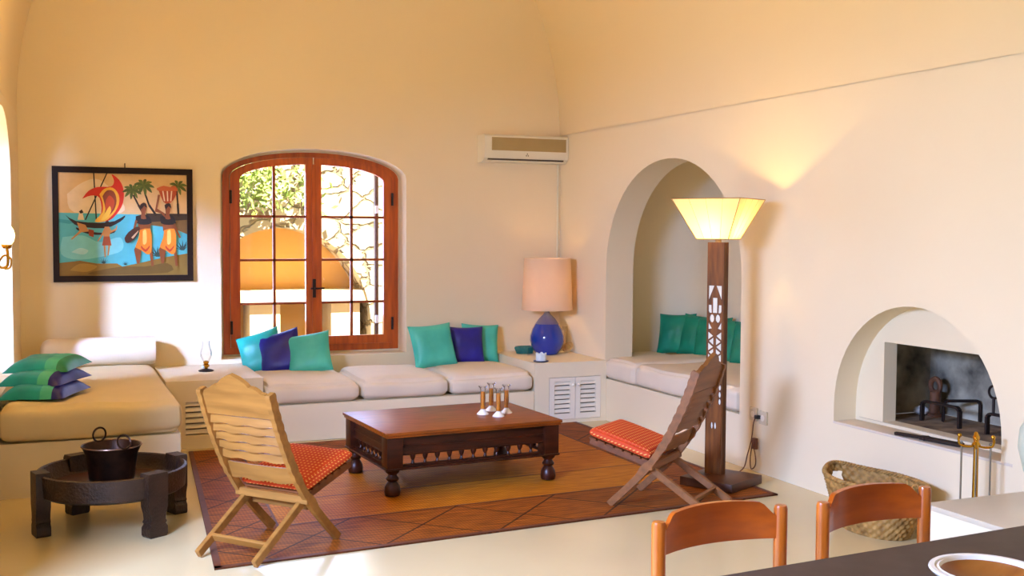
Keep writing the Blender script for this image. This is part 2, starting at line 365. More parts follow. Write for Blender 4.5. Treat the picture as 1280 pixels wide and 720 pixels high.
def pillow_mesh(w, h, t, seed=0, bands=None, n=22, low=-1):
    """knife-edge pillow in its local xy plane, thickness along z; bands = x limits that switch material"""
    b = B()
    def P(u, v, s):
        a, c = 2*u-1, 2*v-1
        pin = 1-.07*(1-abs(a)**2)*abs(c)**3; pin2 = 1-.07*(1-abs(c)**2)*abs(a)**3
        x, y = a*w/2*pin2, c*h/2*pin
        z = (1 if s > 0 else low)*t/2*((1-a**4)*(1-c**4))**.62
        k = noise.noise(Vector((x*9+seed*3.1, y*9, s*2)))*.012 + noise.noise(Vector((x*24+seed, y*24, s)))*.004
        return Vector((x, y, z + k*((1-a*a)*(1-c*c))**.4))
    for s in (1, -1): b.grid(lambda u, v: P(u, v, s), n, n)
    if bands:
        for f in b.bm.faces:
            x = f.calc_center_median().x; f.material_index = sum(x > q for q in bands)
    return b

# ------------------------------------------------------------------ the room
XR, YB, SPR = 4.34, 9.145, 2.469
XL = lambda y: -.2-.047*(YB-y)
YR = -2.2
b = B(); b.box(-1.2, 5.2, YR-.3, 9.4, -.1, 0); struct(b.build('floor', 'floor', smooth=0))
win_hole = arch(2.08, .535, 2.04, .786, .235, 20)
struct(holed('wall_back', [(-.9, -.05), (5.6, -.05), (5.6, 5.4), (-.9, 5.4)], [win_hole], .45, lambda a, b_, c: (a, YB+c, b_), 'wall'))
niche = arch(7.245, .355, 1.27, .985, .885, 32, 2.05)
fparch = arch(4.655, .468, .57, .63, .628, 28)
struct(holed('wall_right', [(YR-.3, -.05), (YB+.1, -.05), (YB+.1, SPR), (YR-.3, SPR)], [niche, fparch], .165, lambda a, b_, c: (XR+c, a, b_), 'wall'))
firehole = [(4.1, .49), (5.05, .49), (5.05, .962), (4.1, .962)]
struct(holed('wall_right_chimney', [(YR-.3, -.05), (YB+.1, -.05), (YB+.1, SPR), (YR-.3, SPR)], [niche, firehole], .095, lambda a, b_, c: (4.505+c, a, b_), 'wall'))
# alcove behind the arch
b = B(); W_ = [(4.6, 8.65)] + [(5.08+.3*sin(k*pi/16), 8.35+.3*cos(k*pi/16)) for k in range(9)] + [(5.38, 5.9)]
for p, q in zip(W_, W_[1:]): b.poly([p+(.355,), q+(.355,), q+(2.6,), p+(2.6,)])
b.poly([(5.38, 5.9, .355), (4.6, 5.9, .355), (4.6, 5.9, 2.6), (5.38, 5.9, 2.6)]); b.poly([(4.6, 5.9, 2.6), (4.6, 8.65, 2.6), (5.38, 8.65, 2.6), (5.38, 5.9, 2.6)]); b.poly([(4.34, 6.26, .354), (5.38, 5.9, .354), (5.38, 8.65, .354), (4.34, 8.23, .354)])
struct(b.build('wall_alcove', 'wall', smooth=40))
# firebox
b = B(); x0, x1, y0, y1, z0, z1 = 4.6, 5.05, 4.0, 5.25, .49, 1.15
b.poly([(x1, y0, z0), (x1, y1, z0), (x1, y1, z1), (x1, y0, z1)]); b.poly([(x0, y1, z0), (x1, y1, z0), (x1, y1, z1), (x0, y1, z1)]); b.poly([(x0, y0, z0), (x1, y0, z0), (x1, y0, z1), (x0, y0, z1)]); b.poly([(x0, y0, z1), (x1, y0, z1), (x1, y1, z1), (x0, y1, z1)])
b.mi = 1; b.poly([(4.5, y0, z0-.001), (x1, y0, z0-.001), (x1, y1, z0-.001), (4.5, y1, z0-.001)])
struct(b.build('wall_firebox', ['soot', 'ash'], smooth=0))
b = B(); b.box(XR-.003, 4.51, 3.95, 5.288, .455, .47, .002); struct(b.build('trim_hearth_ledge', 'ledge'))
# left wall with blind arch (seen) and glazed door opening (out of frame)
def lw(a, b_, c): return (XL(a)-c, a, b_)
struct(holed('wall_left', [(YR-.3, -.05), (YB+.1, -.05), (YB+.1, SPR), (YR-.3, SPR)], [arch(7.84, .57, 1.95, .59, .44, 24), [(1.2, .02), (4.8, .02), (4.8, 2.3), (1.2, 2.3)]], .25, lw, 'wall'))
w2 = bpy.data.objects.new('window_2', None); COL.objects.link(w2); struct(w2)
holed('window_frame', arch(7.84, .57, 1.95, .585, .435, 24), [arch(7.84, .63, 1.94, .525, .385, 24)], .05, lambda a, b_, c: (XL(a)-.16-c, a, b_), 'winwood', w2)
b = B(); b.prism([(XL(7.3)-.185, 7.3), (XL(8.4)-.185, 8.4), (XL(8.4)-.188, 8.4), (XL(7.3)-.188, 7.3)], lambda x, y, z: (x, y, z), .6, 2.0); b.build('pane', 'pane', w2, 0)
struct(holed('wall_rear', [(-1.2, -.05), (4.8, -.05), (4.8, 5.4), (-1.2, 5.4)], [[(.3, .02), (3.5, .02), (3.5, 2.4), (.3, 2.4)]], .15, lambda a, b_, c: (a, YR-c, b_), 'wall'))
b = B(); b.box(-1.5, 5.2, -6.5, YR-.16, 3.6, 3.8); struct(b.build('ceiling_sunblock', 'ceil', smooth=0))  # unseen slab added to keep sun out of the rear opening
# barrel vault
def vault(u_, v):
    y = YR-.2 + v*(YB+.3-YR+.2); xl = XL(min(y, YB)); c = (xl+XR)/2; hw = (XR-xl)/2-.008; a = pi*u_
    return Vector((c+hw*cos(a), y, SPR-.0+2.62*sin(a)))
b = B(); b.grid(vault, 48, 4)
b.grid(lambda u_, v: vault(u_, v)+Vector((.25*cos(pi*u_), 0, .2*sin(pi*u_)+.0)), 48, 4)
struct(b.build('ceiling', 'ceil', smooth=60))

# ------------------------------------------------------------------ window
YF = 9.345; YW = YF
wn = bpy.data.objects.new('window_1', None); COL.objects.link(wn); struct(wn)
cx, hw, zb, zs, rise = 2.096, .757, .553, 2.045, .212
def wout(off): return arch(cx, zb+off, zs-off*.2, hw-off, rise-off*.55, 20)
plane = lambda y0: (lambda a, b_, c: (a, y0+c, b_))
struct(holed('trim_1', arch(2.08, .45, 2.04, .86, .29, 20), [arch(cx, zb+.006, zs, hw-.006, rise-.006, 20)], .09, plane(YF+.012), 'wall'))
b = holed('window_frame', wout(0), [wout(.055)], .07, plane(YF), 'winwood', wn)
def half(side, off, bot, mid):
    pts = [p for p in wout(off)[2:]]
    if side < 0: pts = [p for p in pts if p[0] < cx-mid]; top = zs-off*.2+(rise-off*.55)*sqrt(max(0, 1-(mid/(hw-off))**2)); return [(cx-hw+off, bot), (cx-mid, bot), (cx-mid, top)]+pts
    pts = [p for p in pts if p[0] > cx+mid]; top = zs-off*.2+(rise-off*.55)*sqrt(max(0, 1-(mid/(hw-off))**2)); return [(cx+mid, bot), (cx+hw-off, bot)]+pts+[(cx+mid, top)]
for s in (-1, 1):
    o = half(s, .058, zb+.058, .004); i = half(s, .137, zb+.13, .068)
    sash = holed('sash', o, [i], .045, plane(YF-.022), 'winwood', wn)
    xa, xb = sorted((cx+s*.068, cx+s*(hw-.137))); xm = (xa+xb)/2-.01*s
    b = B(); b.box(xm-.011, xm+.011, YF-.012, YF+.012, zb+.12, zs+rise-.11)
    for z in (.974, 1.342, 1.71): b.box(xa-.01, xb+.01, YF-.012, YF+.012, z-.010, z+.010)
    b.build('muntins', 'muntin', sash)
    b = B(); b.prism(half(s, .13, zb+.125, .06), plane(YF), -.002, .002); b.build('pane', 'pane', sash, 0)
    for z in (.78, 1.87):
        b = B(); b.tube([(cx+s*(hw-.062), YF-.03, z-.055), (cx+s*(hw-.062), YF-.03, z+.055)], .011); b.build('hinge', 'iron', sash)
b = B(); b.box(cx-.018, cx+.022, YF-.034, YF-.022, zb+.06, zs+rise-.1, .006); b.build('meeting_stile', 'winwood', wn)
b = B(); b.box(cx-.014, cx+.014, YF-.043, YF-.03, 1.02, 1.18, .004); b.tube([(cx, YF-.04, 1.1), (cx, YF-.085, 1.1), (cx+.075, YF-.09, 1.1)], .008); b.tube([(cx, YF-.06, 1.1), (cx-.035, YF-.07, 1.1)], .007); b.build('handle', 'iron', wn)
t = thing('window_shutter', 'edge of brown shutter with white catches outside the window', 'shutter', (2.738, 9.62, .4))
b = B(); b.box(-.016, .016, 0, .05, 0, 1.85, .003); b.build('board', 'shutter', t)
for z in (.36, 1.35):
    b = B(); b.box(-.02, .014, -.02, .001, z, z+.07, .004); b.build('catch', 'white_cer', t)

# ------------------------------------------------------------------ courtyard outside
YC = 12.3
b = B(); b.box(-9, -1.21, -8, 9.6, -.15, -.02); struct(b.build('floor_skyblock', 'ground', smooth=0))  # unseen ground added to block sky light from below
b = B(); b.box(-9, 12, 9.62, 16, -.15, -.02); struct(b.build('floor_courtyard', 'ground', smooth=0))
ar = arch(2.41, -.02, .5, 1.02, 1.12, 28)
struct(holed('wall_courtyard', [(-4, -.1), (9, -.1), (9, 2.3), (5.2, 2.75), (2.8, 2.55), (-4, 2.6)], [ar], .6, lambda a, b_, c: (a, YC+c, b_), 'stone'))
b = B(); b.box(1.0, 3.9, YC+.55, YC+.65, -.02, 2.2); struct(b.build('wall_courtyard_niche', 'tan', smooth=0))
t = thing('outdoor_counter', 'pale stone counter on plastered piers inside the courtyard arch', 'counter', (2.41, YC, -.02))
b = B(); b.box(-1.0, .98, .02, .54, .78, .93, .012); b.build('countertop', 'tanlight', t)
for x in (-.75, -.18, .74):
    b = B(); b.box(x-.17, x+.17, .08, .52, 0, .785, .008); b.build('pier', 'tanlight', t)
b = B(); rnd = random.Random(3)
for k in range(800):
    u_ = rnd.gauss(1.95, .42); z = rnd.gauss(2.12, .2); y = YC-.08-abs(rnd.gauss(0, .14))
    if z < 1.72 + .25*abs(u_-1.95): z = 1.78+rnd.random()*.5
    p = Vector((u_, y, z)); a = rnd.random()*6.3; d = Vector((cos(a), rnd.uniform(-.6, .2), sin(a))).normalized(); n_ = d.orthogonal().normalized(); L = rnd.uniform(.05, .11)
    b.poly([p, p+d*L*.5+n_*L*.28, p+d*L, p+d*L*.5-n_*L*.28])
tag(b.build('ivy', 'leaf', smooth=0), 'sunlit green creeper hanging over the courtyard stone wall', 'plant')['kind'] = 'stuff'

# ------------------------------------------------------------------ built-in benches and cabinet
def louvre(b, x0, x1, z0, z1, y, n, tilt=.012):
    for k in range(n):
        z = z0+(k+.5)*(z1-z0)/n; h = (z1-z0)/n
        b.prism([(y-.006, z-h*.18), (y+tilt, z+h*.45), (y+tilt+.006, z+h*.45), (y, z-h*.32)], lambda a, c, q: (q, a, c), x0, x1)
Fy = 8.2
o = tag(B().box(1.463, 3.672, Fy, YB-.001, 0, .282, .012).build('window_bench', 'plaster'), 'long white plastered masonry bench under the window', 'bench')
t = thing('vented_platform', 'white plastered platform with slatted vent between daybed and window bench', 'platform', (1.1, Fy, 0))
holed('body', [(-.335, 0), (.36, 0), (.36, .5), (-.335, .5)], [[(-.20, .1), (.10, .1), (.10, .345), (-.20, .345)]], YB-Fy-.002, lambda a, b_, c: (a, c, b_), 'plaster', t)
b = B(); louvre(b, -.20, .10, .1, .345, .012, 6); b.build('vent_slats', 'white_paint', t)
b = B(); b.box(-.20, .10, .05, .055, .1, .345); b.build('vent_shade', 'gap_shade', t)  # dark sheet standing in for the shade behind the slats
t = thing('corner_cabinet', 'white built-in corner cabinet with two slatted doors, under the blue lamp', 'cabinet', (4.02, Fy, 0))
holed('body', [(-.345, 0), (.318, 0), (.318, .51), (-.345, .51)], [[(-.215, .03), (.265, .03), (.265, .385), (-.215, .385)]], YB-Fy-.002, lambda a, b_, c: (a, c, b_), 'plaster', t)
b = B(); b.box(-.21, .26, .06, .065, .035, .38); b.build('cabinet_shade', 'gap_shade', t)  # dark sheet painted as the shade inside the cabinet
for x0, x1, kx in ((-.212, .023, .0), (.027, .262, .05)):
    d = holed('door', [(x0, .033), (x1, .033), (x1, .382), (x0, .382)], [[(x0+.045, .08), (x1-.045, .08), (x1-.045, .35), (x0+.045, .35)]], .022, lambda a, b_, c: (a, -.003+c, b_), 'white_paint', t)
    b = B(); louvre(b, x0+.045, x1-.045, .08, .35, .002, 7); b.build('slats', 'white_paint', d)
    b = B(); b.ball((kx, -.018, .32), .013, n=8); b.tube([(kx, -.003, .32), (kx, -.015, .32)], .006); b.build('knob', 'white_paint', d)
for k, (x0, x1, lb) in enumerate(((1.468, 2.205, 'cream bench seat cushion at the left end, below the three pillows'), (2.215, 2.93, 'cream bench seat cushion in the middle of the window bench'), (2.94, 3.666, 'cream bench seat cushion next to the corner cabinet'))):
    o = cushion_mesh(x1-x0-.03, .86, .145, .05, .045, k*7).build('seat_cushion', 'linen'); o.location = ((x0+x1)/2, 8.625, .283)
    tag(o, lb, 'cushion', 'window bench seat cushions')

# ------------------------------------------------------------------ daybed
b = B(); b.prism([(XL(7.06)+.003, 7.06), (.745, 7.06), (.745, YB-.002), (XL(YB)+.003, YB-.002)], lambda x, y, z: (x, y, z), 0, .325)
tag(b.build('masonry_bed', 'plaster'), 'white plastered masonry bed in the left corner, under the ivory mattress', 'bed')
b = cushion_mesh(1.0, 2.06, .21, .06, .02, 3, .008)
for v in b.bm.verts: v.co.x = .5 - (.5-v.co.x)*(.5-(XL(8.08+v.co.y)+.02-.245))
o = b.build('mattress', 'bedlinen'); o.location = (.245, 8.08, .325); tag(o, 'ivory covered mattress on the low daybed in left corner', 'mattress')
b = B(); prof = [(0.0, 0), (.05, .004), (.085, .02), (.105, .05), (.112, .1), (.112, .8), (.105, .83), (.0, .84)]
b.lathe(prof, n=28); o = b.build('bolster', 'linen', mx=Matrix.Rotation(pi/2, 4, 'Y')); o.location = (-.07, 9.0, .652); tag(o, 'cream cylindrical bolster lying against wall at head of daybed', 'bolster')
STK = [(.566, .17, 'bottom striped teal, green and navy pillow of the stack on daybed', ['dkteal', 'aqua', 'navy'], .70, (-.03, 7.42)), (.636, .17, 'middle striped teal, green and navy pillow of the stack on daybed', ['dkteal', 'ltgreen', 'navy'], .78, (-.03, 7.50)), (.706, .16, 'topmost teal and green pillow of the stack on daybed', ['dkteal', 'aqua', 'green'], .66, (-.01, 7.62))]
for k, (z, th, lb, ms, a, (px, py)) in enumerate(STK):
    o = pillow_mesh(.41, .41, th, k+11, [.05, .135], low=.3 if k else -.1).build('pillow', ms); o.location = (px, py, z); o.rotation_euler = (radians(2), radians(-2), -a+.25); tag(o, lb, 'pillow', 'pillows stacked on the daybed')

# ------------------------------------------------------------------ pillows on the bench and in the alcove
def lean(x, y, z, w, h, t, yaw, back, roll, ms, lb, grp, seed):
    """pillow standing on its lower edge: faces -y turned by yaw, leaning back"""
    o = pillow_mesh(w, h, t, seed).build('pillow', ms)
    m = Matrix.Rotation(yaw, 4, 'Z') @ Matrix.Rotation(pi/2-back, 4, 'X') @ Matrix.Rotation(roll, 4, 'Z')
    o.matrix_world = Matrix.Translation((x, y, z)) @ m @ Matrix.Translation((0, h/2, 0)); tag(o, lb, 'pillow', grp); return o
g1 = 'pillows leaning at the left end of the window bench'; g2 = 'pillows leaning at the right end of the window bench'; g3 = 'green pillows in the alcove'
lean(1.605, 8.92, .445, .36, .36, .13, radians(-30), .42, .35, 'teal', 'leftmost turquoise pillow on window bench, behind the navy one', g1, 1)
lean(1.735, 8.82, .445, .36, .36, .12, radians(-28), .42, .30, 'navy', 'navy blue pillow between two turquoise pillows below the window', g1, 2)
lean(1.935, 8.71, .445, .36, .35, .13, radians(-22), .45, .18, 'aqua', 'turquoise pillow lying in front of the navy one, below the window', g1, 3)
lean(3.01, 8.73, .445, .40, .38, .14, radians(6), .35, .06, 'aqua', 'large turquoise pillow at left of the group beside the corner cabinet', g2, 4)
lean(3.33, 8.86, .445, .32, .335, .12, radians(-4), .3, -.02, 'navy', 'navy blue pillow in the group beside the corner cabinet', g2, 5)
lean(3.49, 8.97, .445, .34, .34, .12, radians(-6), .25, -.06, 'aqua', 'green turquoise pillow tucked behind the navy one, beside the corner cabinet', g2, 6)
for k, (y, yaw, lb) in enumerate(((8.36, -58, 'leftmost emerald pillow leaning in the alcove corner'), (8.17, -68, 'second emerald pillow from the left in the alcove'), (7.91, -70, 'emerald alcove pillow partly hidden by left edge of lamp post'), (7.66, -72, 'emerald alcove pillow behind the carved lamp post'), (7.38, -74, 'rightmost emerald alcove pillow, right of the lamp post'))):
    lean(5.17 if k else 5.10, y, .515, .36, .37, .11, radians(yaw), .28, .05*(-1)**k, 'green', lb, g3, 20+k)
b = cushion_mesh(1.02, .505, .17, .045, .02, 31); o = b.build('alcove_mattress', 'linen'); o.location = (4.845, 7.958, .356); tag(o, 'short cream cushion at the left end of the alcove bed', 'cushion', 'alcove bed cushions')
b = B(); b.box(-.235, .2, .20, .68, .0, .165, .04, 3); e = b.build('corner_filler', 'linen', o)
o = cushion_mesh(1.02, 1.40, .17, .045, .02, 33).build('alcove_mattress', 'linen'); o.location = (4.845, 6.99, .356); tag(o, 'long cream mattress of the alcove bed, behind the carved lamp post', 'cushion', 'alcove bed cushions')

# ------------------------------------------------------------------ rug
rt_ = thing('rug', 'large brown and orange woven reed rug with patterned border', 'rug', (2.45, 6.8, 0))
A, D_, C_, E_ = (.697, 5.22), (4.07, 5.455), (4.05, 8.185), (.905, 8.08)
def q4(u_, v): return tuple((1-u_)*(1-v)*A[i]+u_*(1-v)*D_[i]+u_*v*C_[i]+(1-u_)*v*E_[i] for i in (0, 1))
def rugpart(name, cells, m, z):
    b = B()
    for (u0, u1, v0, v1) in cells:
        pts = [q4(u0, v0), q4(u1, v0), q4(u1, v1), q4(u0, v1)]
        b.prism(pts, lambda a, c, t: (a-2.45, c-6.8, t), 0, z)
    return b.build(name, m, rt_, 0)
ub, vb, vt = .115, .215, .89
rugpart('border', [(0, 1, 0, vb), (0, 1, vt, 1), (0, ub, vb, vt), (1-ub, 1, vb, vt)], 'rugborder', .008)
rugpart('field', [(ub, 1-ub, vb, vt)], 'rugfield', .008)
rugpart('edge_bands', [(0, 1, 0, .012), (0, .01, 0, 1), (.99, 1, 0, 1), (ub-.004, 1-ub+.004, vb-.006, vb), (ub-.004, ub, vb, vt), (1-ub, 1-ub+.004, vb, vt), (ub, 1-ub, vt, vt+.006)], 'rugband', .0095)
rugpart('seams', [(ub, 1-ub, .40, .404), (ub, 1-ub, .60, .604)], 'rugband', .0088)

# ------------------------------------------------------------------ coffee table
RZ = radians(3.3)
t = thing('coffee_table', 'low dark carved rosewood coffee table with turned legs', 'table', (2.385, 6.65, .0095), RZ); t.scale = (1, 1, .97)
b = B(); b.box(-.592, .592, -.428, .428, .385, .4, .006); b.box(-.585, .585, -.417, .417, .37, .386, .004); b.box(-.593, .593, -.425, .425, .4, .404, .002); b.build('table_top', 'rosetop', t)
lh, ld = .528, .352
for sx in (-1, 1):
    for sy in (-1, 1):
        b = B(); x, y = sx*lh, sy*ld
        b.box(x-.05, x+.05, y-.05, y+.05, .165, .372, .003)
        b.lathe([(0, 0), (.03, 0), (.045, .006), (.05, .03), (.046, .06), (.034, .082), (.026, .092), (.036, .1), (.04, .112), (.03, .125), (.026, .135), (.042, .15), (.047, .162), (.047, .168), (0, .168)], (x, y, 0), 20)
        b.build('leg', 'rose', t)
def skirt(axis, sgn):
    L = (lh-.048) if axis == 'x' else (ld-.048); off = sgn*(ld+.02 if axis == 'x' else lh+.02)
    f = (lambda a, d, z: (a, off-d*sgn, z)) if axis == 'x' else (lambda a, d, z: (off-d*sgn, a, z))
    b = B()
    def bx(a0, a1, d0, d1, z0, z1):
        p, q = f(a0, d0, z0), f(a1, d1, z1); b.box(min(p[0], q[0]), max(p[0], q[0]), min(p[1], q[1]), max(p[1], q[1]), z0, z1, .002, 1)
    bx(-L, L, 0, .03, .25, .372); bx(-L, L, -.006, .03, .30, .312); bx(-L, L, -.004, .03, .252, .262); bx(-L, L, .0, .03, .172, .192); bx(-L-.1, L+.1, -.037, .0, .168, .180)
    ap = b.build('apron', 'rose', t)
    n = 12 if axis == 'x' else 8
    for k in range(1, n):
        a = -L+2*L*k/n; c = f(a, .015, .19); b = B()
        b.lathe([(.008, 0), (.013, .006), (.009, .014), (.007, .024), (.013, .036), (.017, .05), (.017, .062)], c, 10); b.build('spindle', 'rose', ap)
for ax in 'xy':
    for sg in (-1, 1): skirt(ax, sg)
for k, (x, y, lb) in enumerate(((2.60, 6.63, 'leftmost amber filled glass candle holder on coffee table'), (2.705, 6.745, 'rearmost amber filled glass candle holder on coffee table'), (2.665, 6.52, 'front amber filled glass candle holder on coffee table'), (2.765, 6.625, 'rightmost amber filled glass candle holder on coffee table'))):
    t = thing('candle_holder', lb, 'candle holder', (x, y, .4017), 0, 'candle holders on the coffee table')
    b = B(); b.lathe([(0, 0), (.038, 0), (.04, .004), (.03, .014), (.016, .03), (.015, .034), (0, .034)], n=20); b.build('foot', 'frost', t)
    b = B(); b.lathe([(.0155, .034), (.017, .06), (.0175, .16), (.02, .172), (.032, .186), (.03, .187), (.018, .174), (.016, .16), (.0155, .06), (.0, .036)], n=20); b.build('tube', 'glass', t)
    b = B(); b.lathe([(0, .037), (.0145, .037), (.0152, .06), (.0155, .15), (0, .15)], n=16); b.build('amber_filling', 'amber', t)

# ------------------------------------------------------------------ folding chairs
def ribbon(path, v0, v1, wfn):
    """strip following a (u,z) path, in-plane width wfn(s)->(front,back), between v0 and v1"""
    P = [Vector((p[0], 0, p[1])) for p in path]; b = B(); rows = []
    N = len(P); acc = 0
    for i, p in enumerate(P):
        tg = (P[min(i+1, N-1)]-P[max(i-1, 0)]).normalized(); nr = Vector((tg.z, 0, -tg.x)); wf, wb = wfn(i/(N-1))
        rows.append([b.bm.verts.new((q.x, v, q.z)) for q, v in ((p+nr*wf, v0), (p+nr*wf, v1), (p-nr*wb, v1), (p-nr*wb, v0))])
    for a, c in zip(rows, rows[1:]):
        for k in range(4): b.bm.faces.new((a[k], a[(k+1) % 4], c[(k+1) % 4], c[k]))
    b.bm.faces.new(rows[0]); b.bm.faces.new(rows[-1][::-1]); return b
PROF = [(.192, .006), (.06, .135), (-.056, .262), (-.15, .40), (-.227, .553), (-.285, .69), (-.328, .815)]
PS = smoothline([(p[0], p[1], 0) for p in PROF], 10); PS = [(p.x, p.y) for p in PS]
def at_z(z):
    for a, c in zip(PS, PS[1:]):
        if a[1] <= z <= c[1]: t = (z-a[1])/(c[1]-a[1]); return a[0]+(c[0]-a[0])*t
    return PS[-1][0]+(z-PS[-1][1])*(PS[-1][0]-PS[-6][0])/(PS[-1][1]-PS[-6][1])
def folding_chair(label, m, mrail):
    t = thing('folding_chair', label, 'chair', (0, 0, 0))
    for s in (-1, 1):
        wf = lambda q: (.02 + (.006*abs(sin(q*pi*16)) if q > .42 else (.012*max(0, sin((q-.24)*pi*9)) if .24 < q < .36 else 0)), .02 + (.005*abs(sin(q*pi*16)) if q > .45 else 0))
        ribbon(PS, s*.217-.014, s*.217+.014, wf).build('back_post', m, t)
        b = B(); b.beam((-.40, s*.178, .012), (-.045, s*.178, .235), .026, .042); b.build('rear_leg', m, t)
        b = B(); b.beam((-.06, s*.187, .25), (.335, s*.187, .357), .022, .034); b.build('seat_rail', mrail, t)
    # crest with stepped ogee outline
    d = Vector((PS[-1][0]-PS[-8][0], PS[-1][1]-PS[-8][1])).normalized(); u0 = at_z(.69)
    half_ = [(.205, 0), (.205, .10), (.19, .128), (.165, .132), (.15, .146), (.128, .158), (.10, .160), (.085, .178), (.055, .2), (.025, .213), (0, .222)]
    pl_ = half_ + [(-a, c) for a, c in half_[::-1][1:]]
    fn = lambda a, c, q: (u0+d.x*c+d.y*q, a, .69+d.y*c-d.x*q)
    b = B(); b.prism(pl_, fn, -.012, .012); b.build('crest_rail', m, t, 20)
    zs_ = [.385, .455, .503, .551, .597, .642]
    for k, z in enumerate(zs_):
        h = .085 if k == 0 else .040; b = B(); z0 = z-(.045 if k == 0 else 0); ua, uc = at_z(z0), at_z(z0+h)
        n = 14
        def S_(u_, v, off):
            a = -.207+.414*u_; zz = z0+h*v; bow = .016*(1-(a/.207)**2); wav = .004*sin(a*42+k*1.3)*(1-v)
            q = at_z(zz) ; return Vector((q-bow+off-.018*(1-v)+.005, a, zz-wav))
        b.grid(lambda u_, v: S_(u_, v, 0), n, 2); b.grid(lambda u_, v: S_(u_, v, .014), n, 2)
        for v in (0, 1): b.grid(lambda u_, w: S_(u_, v, .014*w), n, 1)
        b.build('back_slat', m, t)
    b = B(); b.beam((-.062, -.232, .252), (-.062, .232, .252), .028, .04); b.build('rear_rail', m, t)
    b = B(); b.beam((-.30, -.19, .075), (-.30, .19, .075), .018, .042, ref=(-.5, 0, .85)); b.build('crossbar', m, t)
    b = B(); b.beam((-.0, -.18, .20), (-.0, .18, .20), .018, .03); b.build('stretcher', m, t)
    for k in range(7):
        u_ = -.02+.056*k; b = B(); b.beam((u_, -.2, .281+.271*(u_+.02)), (u_, .2, .281+.271*(u_+.02)), .046, .012, ref=(-.27, 0, .96)); b.build('seat_slat', mrail, t)
    return t
def seat_pad(chair, label):
    o = cushion_mesh(.385, .40, .055, .022, .012, 5, .002).build('seat_cushion', 'orange')
    rz = chair.rotation_euler.z
    o.matrix_world = Matrix.Translation(chair.location) @ Matrix.Rotation(rz, 4, 'Z') @ Matrix.Translation((.148, 0, .334)) @ Matrix.Rotation(-atan2(.271, 1), 4, 'Y')
    tag(o, label, 'cushion', 'orange chair cushions'); return o
ch1 = folding_chair('golden wooden folding chair seen from behind, nearest the daybed', 'teak', 'teakdark')
ch1.location = (1.071, 5.555, .0095); ch1.rotation_euler = (0, 0, .681); ch1['group'] = 'wooden folding chairs'
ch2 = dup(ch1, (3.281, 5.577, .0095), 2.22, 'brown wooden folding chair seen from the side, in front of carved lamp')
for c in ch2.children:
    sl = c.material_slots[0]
    if sl.material == M['teak']: sl.link = 'OBJECT'; sl.material = M['teakbrown']
seat_pad(ch1, 'orange dotted seat cushion on the chair nearest the daybed'); seat_pad(ch2, 'orange dotted seat cushion on the chair in front of carved lamp')

# ------------------------------------------------------------------ carved round table and pot
t = thing('round_table', 'dark carved round tray table with four stout legs', 'table', (.305, 6.25, 0))
b = B(); b.lathe([(0, .235), (.33, .235), (.345, .25), (.362, .315), (.372, .32), (.384, .315), (.38, .26), (.375, .205), (.35, .19), (0, .19)], n=48); b.build('tray', ['ethio'], t)
b = B(); b.lathe([(0, .2365), (.325, .2365)], n=40); b.build('tray_floor', 'ethiotop', t)
for a in (-166, -60, 22, 118):
    a = radians(a); b = B(); R_ = .365
    pr_ = [(-.048, 0), (.048, 0), (.055, .012), (.055, .05), (.042, .068), (.05, .078), (.042, .09), (.045, .12), (.057, .16), (.06, .32), (.054, .335), (-.054, .335), (-.06, .32), (-.057, .16), (-.045, .12), (-.042, .09), (-.05, .078), (-.042, .068), (-.055, .05), (-.055, .012)]
    b.prism(pr_, lambda x, z, q: ((R_+q)*cos(a)-x*sin(a), (R_+q)*sin(a)+x*cos(a), z), -.03, .042); b.build('leg', 'ethio', t, 25)
t = thing('copper_pot', 'dark old copper pot with two ring handles on round table', 'pot', (.297, 6.19, .237)); t.scale = (.93, .93, 1)
b = B(); b.lathe([(0, 0), (.1, 0), (.118, .012), (.126, .04), (.133, .1), (.146, .17), (.165, .208), (.163, .211), (.142, .17), (.128, .1), (.12, .04), (0, .015)], n=40); b.build('vessel', 'copper', t)
b = B(); b.lathe([(.162, .204), (.168, .207), (.166, .213), (.160, .21)], n=40); b.build('rim', 'rim', t)
for a, tilt in ((112, .1), (-68, .55)):
    a = radians(a); c = Vector((.158*cos(a), .158*sin(a), .245)); rad = .038; tan = Vector((-sin(a), cos(a), 0)); upv = Vector((-cos(a)*tilt, -sin(a)*tilt, 1)).normalized()
    b = B(); b.tube([c+rad*(cos(q)*tan+sin(q)*upv) for q in [2*pi*k/28 for k in range(28)]], .0055, 8, True); b.build('ring_handle', 'copper', t)

# ------------------------------------------------------------------ floor lamp
LX, LY = 3.89, 5.87
t = thing('floor_lamp', 'tall carved wooden floor lamp with lit flared parchment shade', 'lamp', (LX, LY, .0))
RB = radians(26)
def rot(x, y, a): return (x*cos(a)-y*sin(a), x*sin(a)+y*cos(a))
bx_, by_ = rot(.0, 0, RB)
b = B(); b.box(-.215, .165, -.245, .125, .0095, .065, .005); b.build('base', 'basewood', t, mx=Matrix.Rotation(RB, 4, 'Z'))
